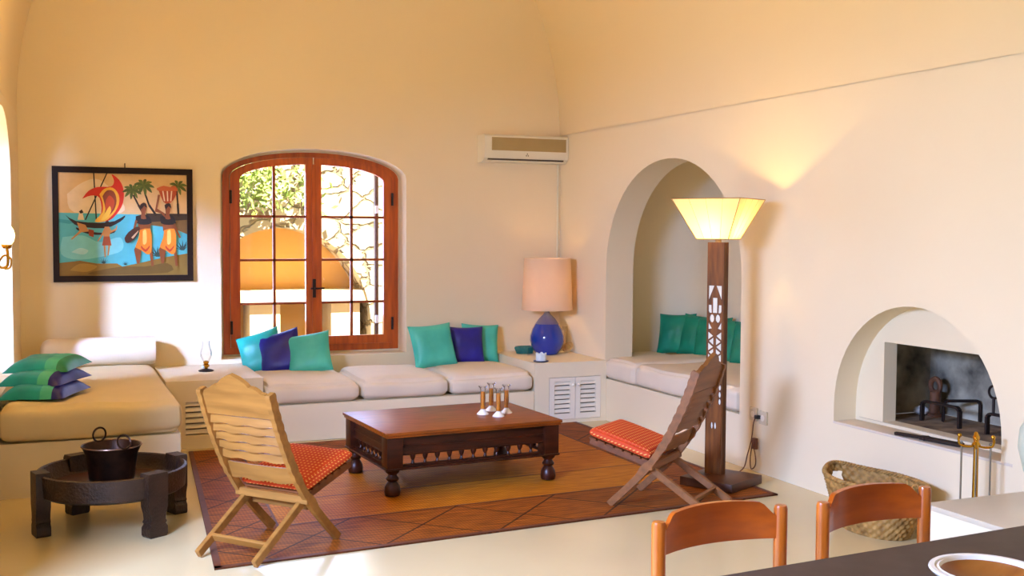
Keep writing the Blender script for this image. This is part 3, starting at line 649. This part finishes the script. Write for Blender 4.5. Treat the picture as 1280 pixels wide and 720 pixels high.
# plank: wide pierced face looks towards local -x
PW, PT, PZ0, PZ1 = .115, .06, .065, 1.535
def ell(c, z, a, h, n=14): return [(c+a*cos(2*pi*k/n), z+h*sin(2*pi*k/n)) for k in range(n)]
H = [[(-.047, 1.262), (-.006, 1.262), (-.047, 1.165)], [(.006, 1.262), (.047, 1.262), (.047, 1.165)], [(-.017, 1.185), (.017, 1.185), (.017, 1.09), (-.017, 1.09)], [(-.047, 1.14), (-.025, 1.14), (-.022, 1.09), (-.04, 1.09), (-.047, 1.1)], [(.047, 1.14), (.025, 1.14), (.022, 1.09), (.04, 1.09), (.047, 1.1)],
     ell(-.021, 1.055, .017, .026), ell(.021, 1.055, .017, .026)]
for s in (-1, 1):
    H.append([(s*.047, 1.035), (s*.047, .985), (s*.02, .992)])
    for k in range(4):
        z = .945-.07*k; H.append([(s*.048, z+.027), (s*.048, z-.027), (s*.010, z)]); H.append([(s*.008, z-.010), (s*.008, z-.060), (s*.044, z-.035)])
    for z in (.62, .575, .53): H.append(ell(s*.042, z, .009, .02, 10))
H += [[(-.022, .70), (.022, .70), (.014, .665), (-.014, .665)], [(-.03, .60), (-.004, .60), (-.004, .625), (-.022, .625)], [(.03, .60), (.004, .60), (.004, .625), (.022, .625)], ell(-.012, .375, .008, .022, 10), ell(.012, .375, .008, .022, 10)]
pf = lambda a, b_, c: (-PT/2+c, -a, b_)
Rz = Matrix.Rotation(RB, 4, 'Z')
post = holed('post', [(-PW/2, PZ0), (PW/2, PZ0), (PW/2-.005, PZ1), (-PW/2+.005, PZ1)], H, .007, pf, 'postwood', t)
post.data.transform(Rz)
b = B(); b.box(-PT/2+.0125, PT/2, -PW/2, PW/2, PZ0, PZ1, .003); b.box(-PT/2+.0, PT/2, -PW/2, -PW/2+.006, PZ0, PZ1); b.box(-PT/2+.0, PT/2, PW/2-.006, PW/2, PZ0, PZ1); b.build('post_back', 'postwood', post, mx=Rz)
b = B(); b.box(-PT/2+.0072, -PT/2+.012, -PW/2+.006, PW/2-.006, .32, 1.3); b.build('cream_inlay', 'inlay', post, mx=Rz)['label'] = 'cream inlay behind the cut-out pattern'
SR = radians(35)
b = B()
def sq(r, z): return [Vector((rot(r*cos(pi/4+k*pi/2), r*sin(pi/4+k*pi/2), SR) + (z,))) for k in range(4)]
lo, hi = sq(.148, 1.555), sq(.315, 1.805)
for k in range(4):
    k2 = (k+1) % 4; p0, p1, p2, p3 = lo[k], lo[k2], hi[k2], hi[k]
    b.grid(lambda u_, v: (p0*(1-u_)+p1*u_)*(1-v)+(p3*(1-u_)+p2*u_)*v, 8, 6)
sh = b.build('lamp_shade', 'parchment', t, 20)
b = B()
for k in range(4):
    k2 = (k+1) % 4
    b.tube([hi[k], hi[k2]], .003, 6); b.tube([lo[k], lo[k2]], .003, 6); b.tube([lo[k], hi[k]], .0025, 6)
    for f in (.25, .5, .75): b.tube([lo[k].lerp(lo[k2], f)*1.001, hi[k].lerp(hi[k2], f)*1.001], .0014, 5)
b.build('shade_ribs', 'cord_tan', sh)
b = B(); b.ball((0, 0, 1.615), .03, (1, 1, 1.25)); b.build('bulb', 'bulb', t)
b = B(); b.lathe([(0, 1.53), (.02, 1.53), (.02, 1.58), (0, 1.58)], n=14); b.build('bulb_holder', 'cord_tan', t)
light('floor_lamp_light', 'POINT', (LX, LY, 1.665), 10, (1, .62, .18), .02)
cd = smoothline([(4.08-LX, 5.93-LY, .03), (4.2-LX, 6.0-LY, .05), (4.27-LX, 6.06-LY, .12), (4.30-LX, 6.06-LY, .22), (4.315-LX, 6.06-LY, .33), (4.325-LX, 6.05-LY, .37)], 8)
b = B(); b.tube(cd, .004, 6)
b.tube(smoothline([(4.3-LX, 6.06-LY, .22), (4.28-LX, 5.99-LY, .14), (4.27-LX, 5.97-LY, .07), (4.28-LX, 6.03-LY, .03), (4.3-LX, 6.07-LY, .09), (4.3-LX, 6.05-LY, .2)], 6), .004, 6)
c_ = b.build('cord', 'cord_brown', t)
b = B(); b.box(4.292-LX, 4.318-LX, 6.01-LY, 6.05-LY, .16, .235, .006); b.build('switch', 'cord_brown', c_)
b = B(); b.box(4.295-LX, 4.325-LX, 5.995-LY, 6.03-LY, .365, .39, .005); b.build('plug', 'plug', c_)
for y, z, lb in ((6.085, .385, 'beige wall socket nearer the alcove, by the lamp cord'), (5.975, .375, 'beige wall socket nearer the fireplace, holding the black plug')):
    t = thing('wall_socket', lb, 'socket', (XR, y, z), 0, 'sockets by the lamp cord')
    b = B(); b.box(-.016, 0, -.04, .04, -.045, .045, .006); b.build('plate', 'plate', t)
    b = B(); b.lathe([(.02, 0), (.021, .004), (.0, .004)], n=16); b.build('socket_face', 'white_paint', t, mx=Matrix.Translation((-.014, 0, 0)) @ Matrix.Rotation(-pi/2, 4, 'Y'))

# ------------------------------------------------------------------ things on the corner cabinet
TX, TY = 4.058, 8.80
t = thing('table_lamp', 'cobalt blue teardrop ceramic lamp with tall cream drum shade', 'lamp', (TX, TY, .511))
b = B(); b.lathe([(0, 0), (.085, 0), (.1, .008), (.135, .06), (.152, .12), (.15, .165), (.13, .225), (.105, .27)], n=40); b.build('base', 'blueglaze', t)
b = B(); b.lathe([(.105, .27), (.07, .318), (.036, .352), (.02, .375), (.018, .405), (0, .405)], n=32); b.build('neck', 'greyglaze', t)
b = B(); b.lathe([(.225, .395), (.205, .85)], n=48); b.lathe([(.222, .396), (.203, .849)], n=48); b.build('lamp_shade', 'lampshade', t)
b = B(); b.tube([(0, 0, .4), (0, 0, .5)], .012); b.ball((0, 0, .54), .03, n=8); b.build('bulb', 'bulbdim', t)
b = B(); b.tube([(.2*cos(k*2*pi/3), .2*sin(k*2*pi/3), .82) if j else (0, 0, .82) for k in range(3) for j in (0, 1, 0)], .002, 5); b.build('shade_ring', 'brass', t)
light('table_lamp_light', 'POINT', (TX, TY, .511+.6), 3.0, (1, .6, .22), .04)
b = B(); pts = []
for k in range(70): a = k*.42; pts.append((.19+.035*cos(a)+.0004*k, -.0+.03*sin(a), .05+.035*sin(a*1.0+.6)+.0002*k))
b.tube(pts, .0045, 6); b.build('cord', 'cord_tan', t)
t = thing('wall_socket', 'grey wall socket behind the blue table lamp', 'socket', (XR, 9.0, .65))
b = B(); b.box(-.03, 0, -.03, .03, -.085, .085, .006); b.build('plate', 'plate', t); b = B(); b.box(-.034, -.03, -.018, .018, -.05, .05, .002); b.build('socket_face', 'white_paint', t)
t = thing('candle_cup', 'small white fluted cup on navy saucer, front of corner cabinet', 'candle cup', (3.775, 8.30, .511))
b = B(); b.lathe([(0, 0), (.055, 0), (.065, .006), (.062, .01), (0, .008)], n=24); b.build('saucer', 'navy_cer', t)
b = B(); b.grid(lambda u_, v: Vector(((.044+.002*v)*cos(2*pi*u_)*(1+.05*cos(12*pi*u_)*v), (.044+.002*v)*sin(2*pi*u_)*(1+.05*cos(12*pi*u_)*v), .01+(.06+.006*cos(12*pi*u_))*v)), 48, 4, True); b.grid(lambda u_, v: Vector((.038*cos(2*pi*u_)*(1+.05*cos(12*pi*u_)*(1-v)), .038*sin(2*pi*u_)*(1+.05*cos(12*pi*u_)*(1-v)), .07+.006*cos(12*pi*u_)-.05*v)), 48, 4, True); b.lathe([(.0, .02), (.039, .02)], n=24); b.build('cup', 'white_cer', t)
t = thing('ashtray', 'sea green octagonal ceramic ashtray beside the blue lamp', 'ashtray', (3.90, 8.93, .511))
b = B(); b.lathe([(0, 0), (.075, 0), (.095, .05), (.09, .062), (.07, .055), (.055, .025), (0, .02)], n=8, sx=1.05, sy=.8); b.build('dish', 'green_cer', t, 20)

# ------------------------------------------------------------------ oil lamp, painting, air conditioner, sconce
t = thing('oil_lamp', 'small clear glass oil lamp on dark foot, left of window', 'oil lamp', (1.115, 8.72, .501))
b = B(); b.lathe([(0, 0), (.055, 0), (.06, .006), (.045, .012), (.02, .018), (0, .018)], n=24); b.build('foot', 'black', t)
b = B(); b.lathe([(.012, .018), (.014, .03), (.024, .034), (.026, .05), (.014, .056), (.02, .062), (.022, .078), (.012, .082), (0, .084)], n=18); b.build('burner', 'brass', t)
b = B(); b.ball((-.024, -.01, .034), .014, n=6); b.build('wick_knob', 'white_cer', t)
b = B(); b.lathe([(.024, .078), (.036, .1), (.045, .125), (.044, .15), (.032, .185), (.027, .215), (.03, .235)], n=24); b.build('chimney', 'glass', t)

PX0, PX1, PZ_0, PZ_1 = .035, 1.073, 1.187, 2.077
t = thing('painting', 'black framed tropical beach painting with red sailed boat on back wall', 'painting', (.554, YB, 1.187))
def pc(px, py): return ((px-65)/176*1.038-.519, (353-py)/145*.89)
fr = [(-.519, 0), (.519, 0), (.519, .89), (-.519, .89)]; inn = [(-.475, .047), (.475, .047), (.475, .843), (-.475, .843)]
holed('frame', fr, [inn], .03, lambda a, b_, c: (a, -c-.001, b_), 'black', t)
PM = {}
def pm(c):
    if c not in PM: PM[c] = mat('paint_'+c.strip('#'), c, .6, var=.05, vscale=14)
    return PM[c]
b = B(); cols = []; lay = [0]
def paint(c, pts, smooth=0, frame=None):
    """flat painted patch; pts in photo pixels"""
    if c not in cols: cols.append(c)
    b.mi = cols.index(c); lay[0] += 1; q = [pc(*p) for p in pts]
    if smooth: q = [(v.x, v.y) for v in smoothline([(x, y, 0) for x, y in q]+[(q[0][0], q[0][1], 0)], smooth)[:-1]]
    q = [(max(-.476, min(.476, x)), max(.046, min(.844, y))) for x, y in q]
    vs = [b.bm.verts.new((x, -.012-.00012*lay[0], y)) for x, y in q]
    try:
        es = [b.bm.edges.new((vs[k], vs[(k+1) % len(vs)])) for k in range(len(vs))]
        r = bmesh.ops.triangle_fill(b.bm, use_beauty=True, edges=es)
        for f in r['geom']:
            if isinstance(f, bmesh.types.BMFace): f.material_index = b.mi
    except ValueError: pass
def line(c, p, q, w):
    d = Vector((q[0]-p[0], q[1]-p[1])).normalized(); n_ = Vector((-d.y, d.x))*w/2; paint(c, [(p[0]+n_.x, p[1]+n_.y), (q[0]+n_.x, q[1]+n_.y), (q[0]-n_.x, q[1]-n_.y), (p[0]-n_.x, p[1]-n_.y)])
c1 = lambda x, y: (60+x/4.8, 205+y/4.8); c2 = lambda x, y: (145+x/4.8, 205+y/4.8)
paint('#e2b878', [(70, 212), (236, 212), (236, 270), (70, 270)])
paint('#ecd2a4', [c1(110, 180), c1(200, 110), c1(300, 90), c1(420, 200), c1(430, 290), c1(150, 290)], 4)
paint('#55b8bc', [(70, 266), (236, 268), (236, 342), (70, 342)])
paint('#7fd0cc', [c1(80, 440), c1(200, 430), c1(300, 470), c1(420, 440), c1(430, 520), c1(300, 560), c1(160, 575), c1(70, 540)], 4)
paint('#a9dcd6', [c1(130, 530), c1(180, 505), c1(230, 520), c1(200, 545)], 4); paint('#3a9fa8', [c1(60, 330), c1(180, 345), c1(120, 360), c1(58, 350)])
paint('#7a5a2a', [c2(130, 300), c2(430, 295), c2(432, 420), c2(330, 380), c2(200, 365)]); paint('#3a2a18', [c2(170, 292), c2(430, 292), c2(430, 330), c2(200, 345)])
paint('#8a6a26', [(69, 346), (69, 329), c1(180, 582), c1(280, 600), c1(400, 600), (150, 334), c2(120, 600), c2(300, 560), c2(430, 540), (236, 346)])
paint('#a88434', [c1(120, 640), c1(180, 600), c1(280, 615), c1(220, 650)], 4); paint('#6e5218', [c1(250, 650), c1(420, 620), c2(160, 620), c2(300, 600), c2(300, 660), c1(260, 668)], 3)
for p, q in ((c1(268, 50), c1(280, 340)), (c1(346, 50), c1(215, 335))): line('#2a1a14', p, q, 1.6)
paint('#d42a14', [c1(198, 208), c1(235, 160), c1(290, 135), c1(370, 130), c1(388, 95), c1(374, 55), c1(420, 90), c1(445, 150), c1(440, 230), c1(400, 300), c1(350, 340), c1(270, 345), c1(310, 290), c1(300, 200), c1(250, 188)], 3)
paint('#f0b030', [c1(300, 180), c1(330, 145), c1(380, 138), c1(415, 180), c1(415, 240), c1(380, 300), c1(330, 342), c1(270, 344), c1(315, 290), c1(318, 230)], 3)
paint('#8a3a1c', [c1(318, 190), c1(345, 155), c1(385, 160), c1(402, 215), c1(385, 275), c1(340, 320), c1(318, 325), c1(335, 270)], 3)
paint('#c4481c', [c1(338, 215), c1(360, 185), c1(388, 215), c1(380, 265), c1(345, 305), c1(335, 260)], 3); paint('#f2c040', [c1(345, 270), c1(362, 250), c1(368, 285), c1(340, 325), c1(310, 335)], 3)
paint('#241410', [c1(98, 305), c1(160, 342), c1(300, 352), c1(390, 340), c1(452, 305), c1(440, 330), c1(400, 358), c1(330, 385), c1(210, 380), c1(150, 362)], 2)
paint('#241410', [c1(160, 380), c1(240, 405), c1(330, 412), c1(390, 395), c1(385, 412), c1(320, 426), c1(230, 420), c1(165, 395)], 2)
# figures in the painting
SK, SK2 = '#c98a4a', '#8a4a1e'
paint('#e8cfa0', [c1(178, 295), c1(200, 295), c1(208, 335), c1(170, 335)]); paint('#2a1a14', [c1(178, 285), c1(195, 272), c1(205, 290), c1(188, 298)])
paint(SK, [c1(165, 350), c1(215, 365), c1(235, 405), c1(190, 410), c1(135, 455), c1(128, 452), c1(180, 400)]); paint('#9a3a1a', [c1(232, 390), c1(265, 398), c1(262, 440), c1(235, 430)])
paint(SK, [c1(330, 375), c1(355, 375), c1(368, 400), c1(395, 385), c1(400, 365), c1(405, 372), c1(400, 395), c1(360, 415), c1(355, 440), c1(325, 440), c1(318, 425), c1(290, 465), c1(282, 465), c1(310, 420)])
paint('#2a1a14', [c1(330, 350), c1(345, 338), c1(358, 350), c1(352, 372), c1(335, 374)], 2); paint('#a8502a', [c1(322, 435), c1(358, 435), c1(368, 490), c1(312, 490)])
paint(SK, [c1(320, 490), c1(332, 490), c1(333, 560), c1(326, 562)]); paint(SK, [c1(348, 490), c1(360, 490), c1(350, 550), c1(343, 552)])
def palm(cx_, cy_, r, n=8, sgn=0):
    for k in range(n):
        a = 2*pi*k/n+.3+sgn; e = (cx_+r*cos(a), cy_+r*.8*sin(a)+r*.18); n_ = (-sin(a)*r*.16, cos(a)*r*.16)
        paint('#5f6a22' if k % 2 else '#4c5a1c', [(cx_, cy_), (cx_+.55*r*cos(a)+n_[0], cy_+.45*r*sin(a)+n_[1]), e, (cx_+.55*r*cos(a)-n_[0], cy_+.45*r*sin(a)-n_[1])], 3)
for p0, p1, p2 in ((c2(95, 180), c2(125, 240), c2(150, 285)), (c2(165, 165), c2(190, 240), c2(235, 305)), (c2(362, 150), c2(368, 230), c2(372, 310))):
    line('#2a1c12', p0, p1, 2.2); line('#2a1c12', p1, p2, 2.8)
palm(*c2(88, 150), 12.5, 9); palm(*c2(160, 120), 13.5, 9, .4); palm(*c2(370, 120), 12.5, 8, .2)
def agave(x, y, r):
    for k in range(9):
        a = pi+pi*k/8; paint('#2c4a44', [(x-r*.12, y), (x+r*cos(a), y+r*sin(a)*.9), (x+r*.12, y)])
agave(*c1(320, 600), 8); agave(*c1(450, 610), 6); agave(*c2(240, 560), 16); agave(*c2(395, 520), 15)
for dx, hat in ((0, 0), (150, 1)):
    cc = lambda x, y: c2(x+dx, y)
    paint(SK2, [cc(110, 490), cc(125, 470), cc(140, 520), cc(128, 600), cc(112, 602), cc(95, 515)]); paint(SK2, [cc(185, 500), cc(205, 500), cc(215, 615), cc(200, 620)])
    paint(SK2, [cc(120, 350), cc(200, 350), cc(195, 400), cc(125, 400)]); paint('#e8881c', [cc(130, 395), cc(195, 385), cc(205, 460), cc(200, 530), cc(175, 545), cc(140, 520), cc(108, 505), cc(105, 490), cc(125, 440)], 2)
    paint('#f0c868', [cc(150, 400), cc(170, 395), cc(172, 470), cc(150, 480)], 3); paint('#c8441c', [cc(140, 490), cc(165, 515), cc(190, 490), cc(188, 505), cc(165, 530), cc(138, 505)], 2)
    paint('#1c1614', [cc(108, 310), cc(150, 300), cc(185, 305), cc(205, 350), cc(160, 362), cc(112, 352)], 2); paint(SK2, [cc(138, 250), cc(158, 240), cc(172, 262), cc(164, 300), cc(172, 325), cc(140, 325), cc(142, 295)], 2)
    paint('#2a120e', [cc(135, 240), cc(155, 226), cc(172, 234), cc(176, 262), cc(160, 245), cc(142, 268)], 2)
    if hat:
        paint(SK2, [c2(292, 320), c2(262, 292), c2(225, 280), c2(245, 175), c2(258, 178), c2(240, 262), c2(285, 290)]); paint('#b0481c', [c2(248, 145), c2(360, 140), c2(342, 205), c2(310, 228), c2(278, 220)], 2)
        for x in (275, 303, 330): line('#ecd0a0', c2(x, 150), c2(x*.7+93, 215), 1.6)
        paint('#c8602c', [c2(240, 135), c2(280, 120), c2(320, 128), c2(350, 118), c2(365, 138), c2(360, 150), c2(248, 152)], 2); paint(SK2, [c2(345, 350), c2(385, 440), c2(375, 445), c2(335, 370)])
    else:
        paint(SK2, [c2(105, 330), c2(118, 340), c2(100, 400), c2(130, 390), c2(130, 405), c2(85, 415)]); paint('#4a2616', [c2(38, 445), c2(60, 410), c2(110, 375), c2(132, 380), c2(125, 410), c2(95, 455), c2(58, 475), c2(42, 465)], 2); paint('#d8b890', [c2(80, 440), c2(122, 398), c2(118, 412), c2(90, 448)], 2)
b.build('canvas', [pm(c) for c in cols], t, 0)
b = B(); b.tube([(.01, -.006, .89), (.01, -.006, .925)], .004, 6); b.build('nail', 'iron', t)

t = thing('air_conditioner', 'ivory wall mounted air conditioner high in the back right corner', 'air conditioner', (3.93, YB, 2.205))
b = B(); pr_ = [(0, 0), (-.12, 0), (-.165, .03), (-.18, .07), (-.18, .225), (-.165, .24), (0, .24)]
b.prism(pr_, lambda a, c, q: (q, a, c), -.405, .405); b.build('housing', 'acplastic', t, 25)
b = B(); b.box(-.34, .38, -.184, -.178, .10, .215, .003)
for k in range(9): b.box(-.335, .375, -.1865, -.182, .105+k*.012, .110+k*.012)
b.build('intake_grille', 'acdark', t)
b = B(); b.box(-.37, .36, -.172, -.14, .018, .03); b.build('outlet_shade', 'gap_shade', t); b = B(); b.box(-.33, .36, -.168, -.13, .004, .014); b.build('flap', 'acplastic', t)  # outlet slot is a dark strip, its inner shade put into the colour
b = B()
for ax_, az in ((0, .075), (-.009, .060), (.009, .060)):
    b.prism([(ax_, az+.0085), (ax_+.0055, az), (ax_, az-.0085), (ax_-.0055, az)], lambda a, c, q: (a, q, c), -.1815, -.179)
b.build('emblem', 'acmark', t, 0)
b = B(); b.box(.375, .39, -.014, -.001, -.95, .0, .003); b.build('cable_duct', 'acplastic', t)

t = thing('wall_sconce', 'small brass wall sconce with glowing glass shade at left edge', 'sconce', (XL(7.08)-.0, 7.08, 1.42))
b = B(); b.lathe([(0, 0), (.05, 0), (.045, .012), (.02, .02), (0, .02)], n=20); b.build('backplate', 'brass', t, mx=Matrix.Rotation(pi/2, 4, 'Y'))
b = B(); b.tube(smoothline([(.01, 0, 0), (.04, 0, -.05), (.075, 0, -.04), (.08, 0, .02), (.075, 0, .06)], 6), .008, 8); b.tube(smoothline([(.03, 0, -.02), (.06, .0, .02), (.095, 0, .0), (.09, 0, -.05), (.06, 0, -.06)], 6), .006, 8); b.lathe([(0, .06), (.02, .06), (.03, .075), (.03, .085), (0, .085)], (.075, 0, 0), 16); b.build('arm', 'brass', t)
b = B(); b.lathe([(.02, .085), (.035, .1), (.044, .135), (.036, .17), (.02, .195), (0, .2)], (.075, 0, 0), 20); b.build('glass_shade', 'sconceglass', t)
light('wall_sconce_light', 'POINT', (XL(7.08)+.16, 7.08, 1.6), 4.0, WARM, .05)

# ------------------------------------------------------------------ fireplace things
def andiron(loc, rz, label, ring):
    t = thing('andiron', label, 'andiron', loc, rz, 'andirons in the fireplace')
    b = B(); P = [(0, .0, 0), (0, 0, .10), (.02, 0, .118), (.27, 0, .118), (.29, 0, .10), (.29, 0, 0)]
    for p, q in zip(P, P[1:]): b.beam(p, q, .03, .014, ref=(0.3, 0, 1) if abs(p[2]-q[2]) < .03 else (1, 0, .01), bev=.002)
    b.build('bar', 'iron', t)
    if ring:
        b = B(); b.tube([(0.04+.034*cos(q), .0, .24+.034*sin(q)) for q in [2*pi*k/20 for k in range(20)]], .007, 8, True); b.tube([(.04, 0, .12), (.04, 0, .206)], .008); b.build('ring_finial', 'iron', t)
    return t
andiron((4.755, 5.0, .4905), radians(-90), 'dark iron andiron at the front left inside the fireplace', 0)
andiron((4.84, 4.92, .4905), radians(-22), 'dark iron andiron at the back of fireplace, beside rusty upright stand', 0).scale = (.75, 1, 1.05)
andiron((4.765, 4.52, .4905), radians(-90), 'dark iron andiron with upright ring at right inside the fireplace', 1)
t = thing('fire_stand', 'rusty brown upright stand at the back of the fireplace', 'andiron', (4.94, 5.09, .49)); t.scale = (.7, .7, .75)
b = B(); b.lathe([(0, 0), (.06, 0), (.06, .02), (.045, .03), (.045, .2), (0, .2)], n=16); b.build('column', 'rust', t); b = B(); b.tube([(.0, .055*cos(q), .25+.055*sin(q)) for q in [2*pi*k/20 for k in range(20)]], .022, 8, True); b.build('round_head', 'rust', t)
b = B(); b.ball((0, 0, .03), .04, (1, 1.3, .75), 8)
for v in b.bm.verts: v.co += v.co.normalized()*.008*noise.noise(v.co*30)
o = b.build('stone', 'rock'); o.location = (4.9, 5.16, .4895); tag(o, 'whitish stone in the left corner of fireplace', 'stone')
t = thing('fire_tongs', 'black iron fire tongs lying on the hearth ledge', 'fire tongs', (4.40, 4.56, .4705))
b = B(); b.beam((-.055, .21, .012), (-.01, -.02, .016), .022, .018); b.build('handle', 'iron', t)
b = B(); b.beam((-.02, .05, .014), (.022, -.205, .014), .04, .02); b.build('jaw', 'iron', t); b = B(); b.beam((.015, .06, .012), (-.02, -.0, .012), .05, .018); b.build('pivot_plate', 'iron', t)
# fire tool stand
SX, SY = 4.18, 4.03
t = thing('fire_tool_stand', 'polished brass fireplace tool stand beside the hearth', 'tool stand', (SX, SY, 0))
b = B(); b.lathe([(0, 0), (.1, 0), (.105, .01), (.06, .025), (.02, .04), (0, .04)], n=28); b.build('base', 'brass', t)
b = B(); b.lathe([(.012, .03), (.014, .3), (.012, .56), (0, .56)], n=14); b.build('pole', 'brass', t)
b = B(); b.lathe([(.012, .55), (.022, .565), (.012, .58), (.018, .6), (.006, .625), (0, .63)], n=14)
for k in range(4):
    a = pi/4+k*pi/2; c, s = cos(a), sin(a); b.tube(smoothline([(0, 0, .56), (.04*c, .04*s, .553), (.072*c, .072*s, .56), (.08*c, .08*s, .585), (.076*c, .076*s, .6)], 5), .006, 8); b.ball((.076*c, .076*s, .606), .011, n=6)
b.build('crown', 'brass', t)
for k, (nm, lb) in enumerate((('poker', 'thin fireplace poker hanging on left of brass stand'), ('brush', 'fireplace brush hanging at the back of brass stand'), ('shovel', 'fireplace shovel hanging at front of brass stand'), ('tongs', 'thin fireplace tongs hanging on right of brass stand'))):
    a = pi/4+[2, 0, 3, 1][k]*pi/2; x, y = .066*cos(a), .066*sin(a)
    q = thing('hearth_'+nm, lb, nm, (SX+x, SY+y, .13), a, 'tools hanging on the brass stand')
    b = B(); b.tube([(0, 0, .05), (0, 0, .43)], .0045, 8); b.ball((0, 0, .44), .008, n=6); b.build('rod', 'steel', q)
    b = B()
    if nm == 'poker': b.tube([(0, 0, .05), (0, 0, .0), (.025, 0, .01)], [.0045, .004, .002], 8)
    elif nm == 'brush': b.lathe([(.006, .06), (.022, .04), (.026, -.03), (0, -.03)], n=14)
    elif nm == 'shovel': b.prism([(-.03, .05), (.03, .05), (.036, -.05), (-.036, -.05)], lambda u_, v, w: (.006*(abs(u_)/.036)**2+w, u_, v), 0, .003)
    else: b.tube([(0, .0, .06), (0, .018, 0), (0, .008, -.05)], .004, 6); b.tube([(0, .0, .06), (0, -.018, 0), (0, -.008, -.05)], .004, 6)
    b.build({'poker': 'hook', 'brush': 'bristles', 'shovel': 'blade', 'tongs': 'jaws'}[nm], 'iron', q)
# plastered seat block and vase at the right edge
t = thing('hearth_bench', 'low white masonry bench with beige top right of the fireplace', 'bench', (3.93, 3.2, 0))
B().box(-.4, .409, -.45, .46, 0, .395, .008).build('body', 'plaster', t); B().box(-.415, .409, -.46, .475, .395, .42, .006).build('bench_top', 'stone_top', t)
t = thing('vase', 'pale celadon bulbous vase at right edge on hearth bench', 'vase', (3.965, 3.375, .42))
b = B(); b.lathe([(0, 0), (.07, 0), (.08, .01), (.10, .07), (.135, .16), (.158, .26), (.15, .34), (.115, .41), (.075, .45), (.08, .49), (.072, .49), (.065, .45), (0, .4)], n=36); b.build('body', 'celadon', t)
# seagrass basket
BX, BY = 4.075, 4.62
t = thing('basket', 'oval woven seagrass basket with handle holes, on floor by white wall', 'basket', (BX, BY, 0))
NU, NV = 180, 36; b = B()
def bk(i, j, inner):
    a = 2*pi*i/NU; v = j/NV; k = .66+.34*v**.8; rx, ry = .205*k, .335*k
    w = .008*cos(a*30+pi*(j//3))*abs(sin(pi*(j % 3+.5)/3)) if 0 < j < NV else 0
    off = -.012 if inner else 0; z = .27*v
    z += .03*(abs(sin(a)))**6*v
    return Vector(((rx+w+off)*cos(a), (ry+w+off)*sin(a), z))
for inner in (0, 1):
    vs = [[b.bm.verts.new(bk(i, j, inner)) for j in range(NV+1)] for i in range(NU)]
    for i in range(NU):
        for j in range(NV):
            am = (i+.5)/NU*2*pi; hole = abs(cos(am)) < .21 and 24 <= j <= 30
            if not hole: b.bm.faces.new((vs[i][j], vs[(i+1) % NU][j], vs[(i+1) % NU][j+1], vs[i][j+1]))
b.lathe([(0, .006), (.66*.205, .006)], n=40, sx=1, sy=.335/.205); b.build('body', 'straw', t, 60)
b = B()
for k in range(3):
    b.tube([Vector((.2*cos(a), .33*sin(a), .272+.03*abs(sin(a))**6)) + Vector((.008*cos(a*30+k*2.1)*cos(a), .008*cos(a*30+k*2.1)*sin(a), .008*sin(a*30+k*2.1))) for a in [2*pi*q/180 for q in range(180)]], .0075, 6, True)
b.build('rim_braid', 'straw', t)

# ------------------------------------------------------------------ dining corner
t = thing('dining_table', 'dark brown dining table top in the lower right corner', 'table', (2.75, 1.72, 0), radians(3.5))
B().box(-1.25, 1.35, -.62, .62, .715, .75, .004).build('table_top', 'tabletop', t)
B().box(-1.15, 1.25, -.52, .52, .63, .716, .004).build('apron', 'tabletop', t)
for x in (-1.1, 1.2):
    for y in (-.47, .3): B().box(x-.035, x+.035, y-.035, y+.035, 0, .716, .004).build('leg', 'tabletop', t)
def dining_chair(label):
    t = thing('dining_chair', label, 'chair', (0, 0, 0), 0, 'honey wooden dining chairs')
    W_ = .215
    for s in (-1, 1):
        b = B(); b.lathe([(0, 0), (.017, 0), (.019, .01), (.02, .4), (.02, .79), (.017, .8), (0, .802)], (s*W_, 0, 0), 20); b.build('back_post', 'beech', t)
        b = B(); b.lathe([(0, 0), (.017, 0), (.02, .02), (.02, .45), (0, .45)], (s*W_*1.02, -.4, 0), 18); b.build('front_leg', 'beech', t)
    N = 30
    def pan(u_, v, d):
        a = -1+2*u_; x = a*(W_-.012); e = min(1, max(0, (1-abs(a))/.27)); e = e*e*(3-2*e)
        top = .768+.040*e+.010*(1-a*a); bot = .705-.004*(1-a*a); y = .055*(1-a*a)+d
        return Vector((x, y, bot+(top-bot)*v))
    b = B(); b.grid(lambda u_, v: pan(u_, v, -.009), N, 4); b.grid(lambda u_, v: pan(u_, v, .009), N, 4)
    for v in (0, 1): b.grid(lambda u_, w: pan(u_, v, -.009+.018*w), N, 2)
    b.build('backrest', 'beechback', t, 50)
    b = B(); b.prism([(-.2, 0.0), (.2, 0.0), (.215, -.4), (-.215, -.4)], lambda x, y, z: (x, y, z), .425, .455); b.build('seat', 'seatcord', t)
    for s in (-1, 1):
        b = B(); b.tube([(s*W_, 0, .25), (s*W_, -.4, .25)], .011); b.build('stretcher', 'beech', t)
    for y in (0, -.4):
        b = B(); b.tube([(-W_, y, .3), (W_, y, .3)], .011); b.build('stretcher', 'beech', t)
    return t
d1 = dining_chair('honey brown dining chair at left, its back showing behind dark table'); d1.location = (1.757, 2.613, 0); d1.rotation_euler = (0, 0, radians(3.8))
dup(d1, (2.325, 2.63, 0), radians(5.5), 'honey brown dining chair at right, its back in front of the basket')
t = thing('bowl', 'shallow turned wooden bowl with cream rim on dining table', 'bowl', (2.035, 1.915, .7505)); t.scale = (1.08, 1.08, 1.05)
b = B(); b.lathe([(0, 0), (.06, 0), (.065, .008), (.1, .03), (.118, .044), (.123, .05), (.121, .054), (.110, .054), (.108, .050)], n=56); b.build('outer_body', 'bowlrim', t)
b = B(); b.lathe([(.108, .0501), (.101, .0535), (.097, .046)], n=56); b.build('inner_ring', 'bowlrim', t)
b = B(); b.lathe([(.097, .0463), (.09, .036), (.06, .02), (0, .014)], n=56); b.build('wooden_inside', 'bowlin', t)
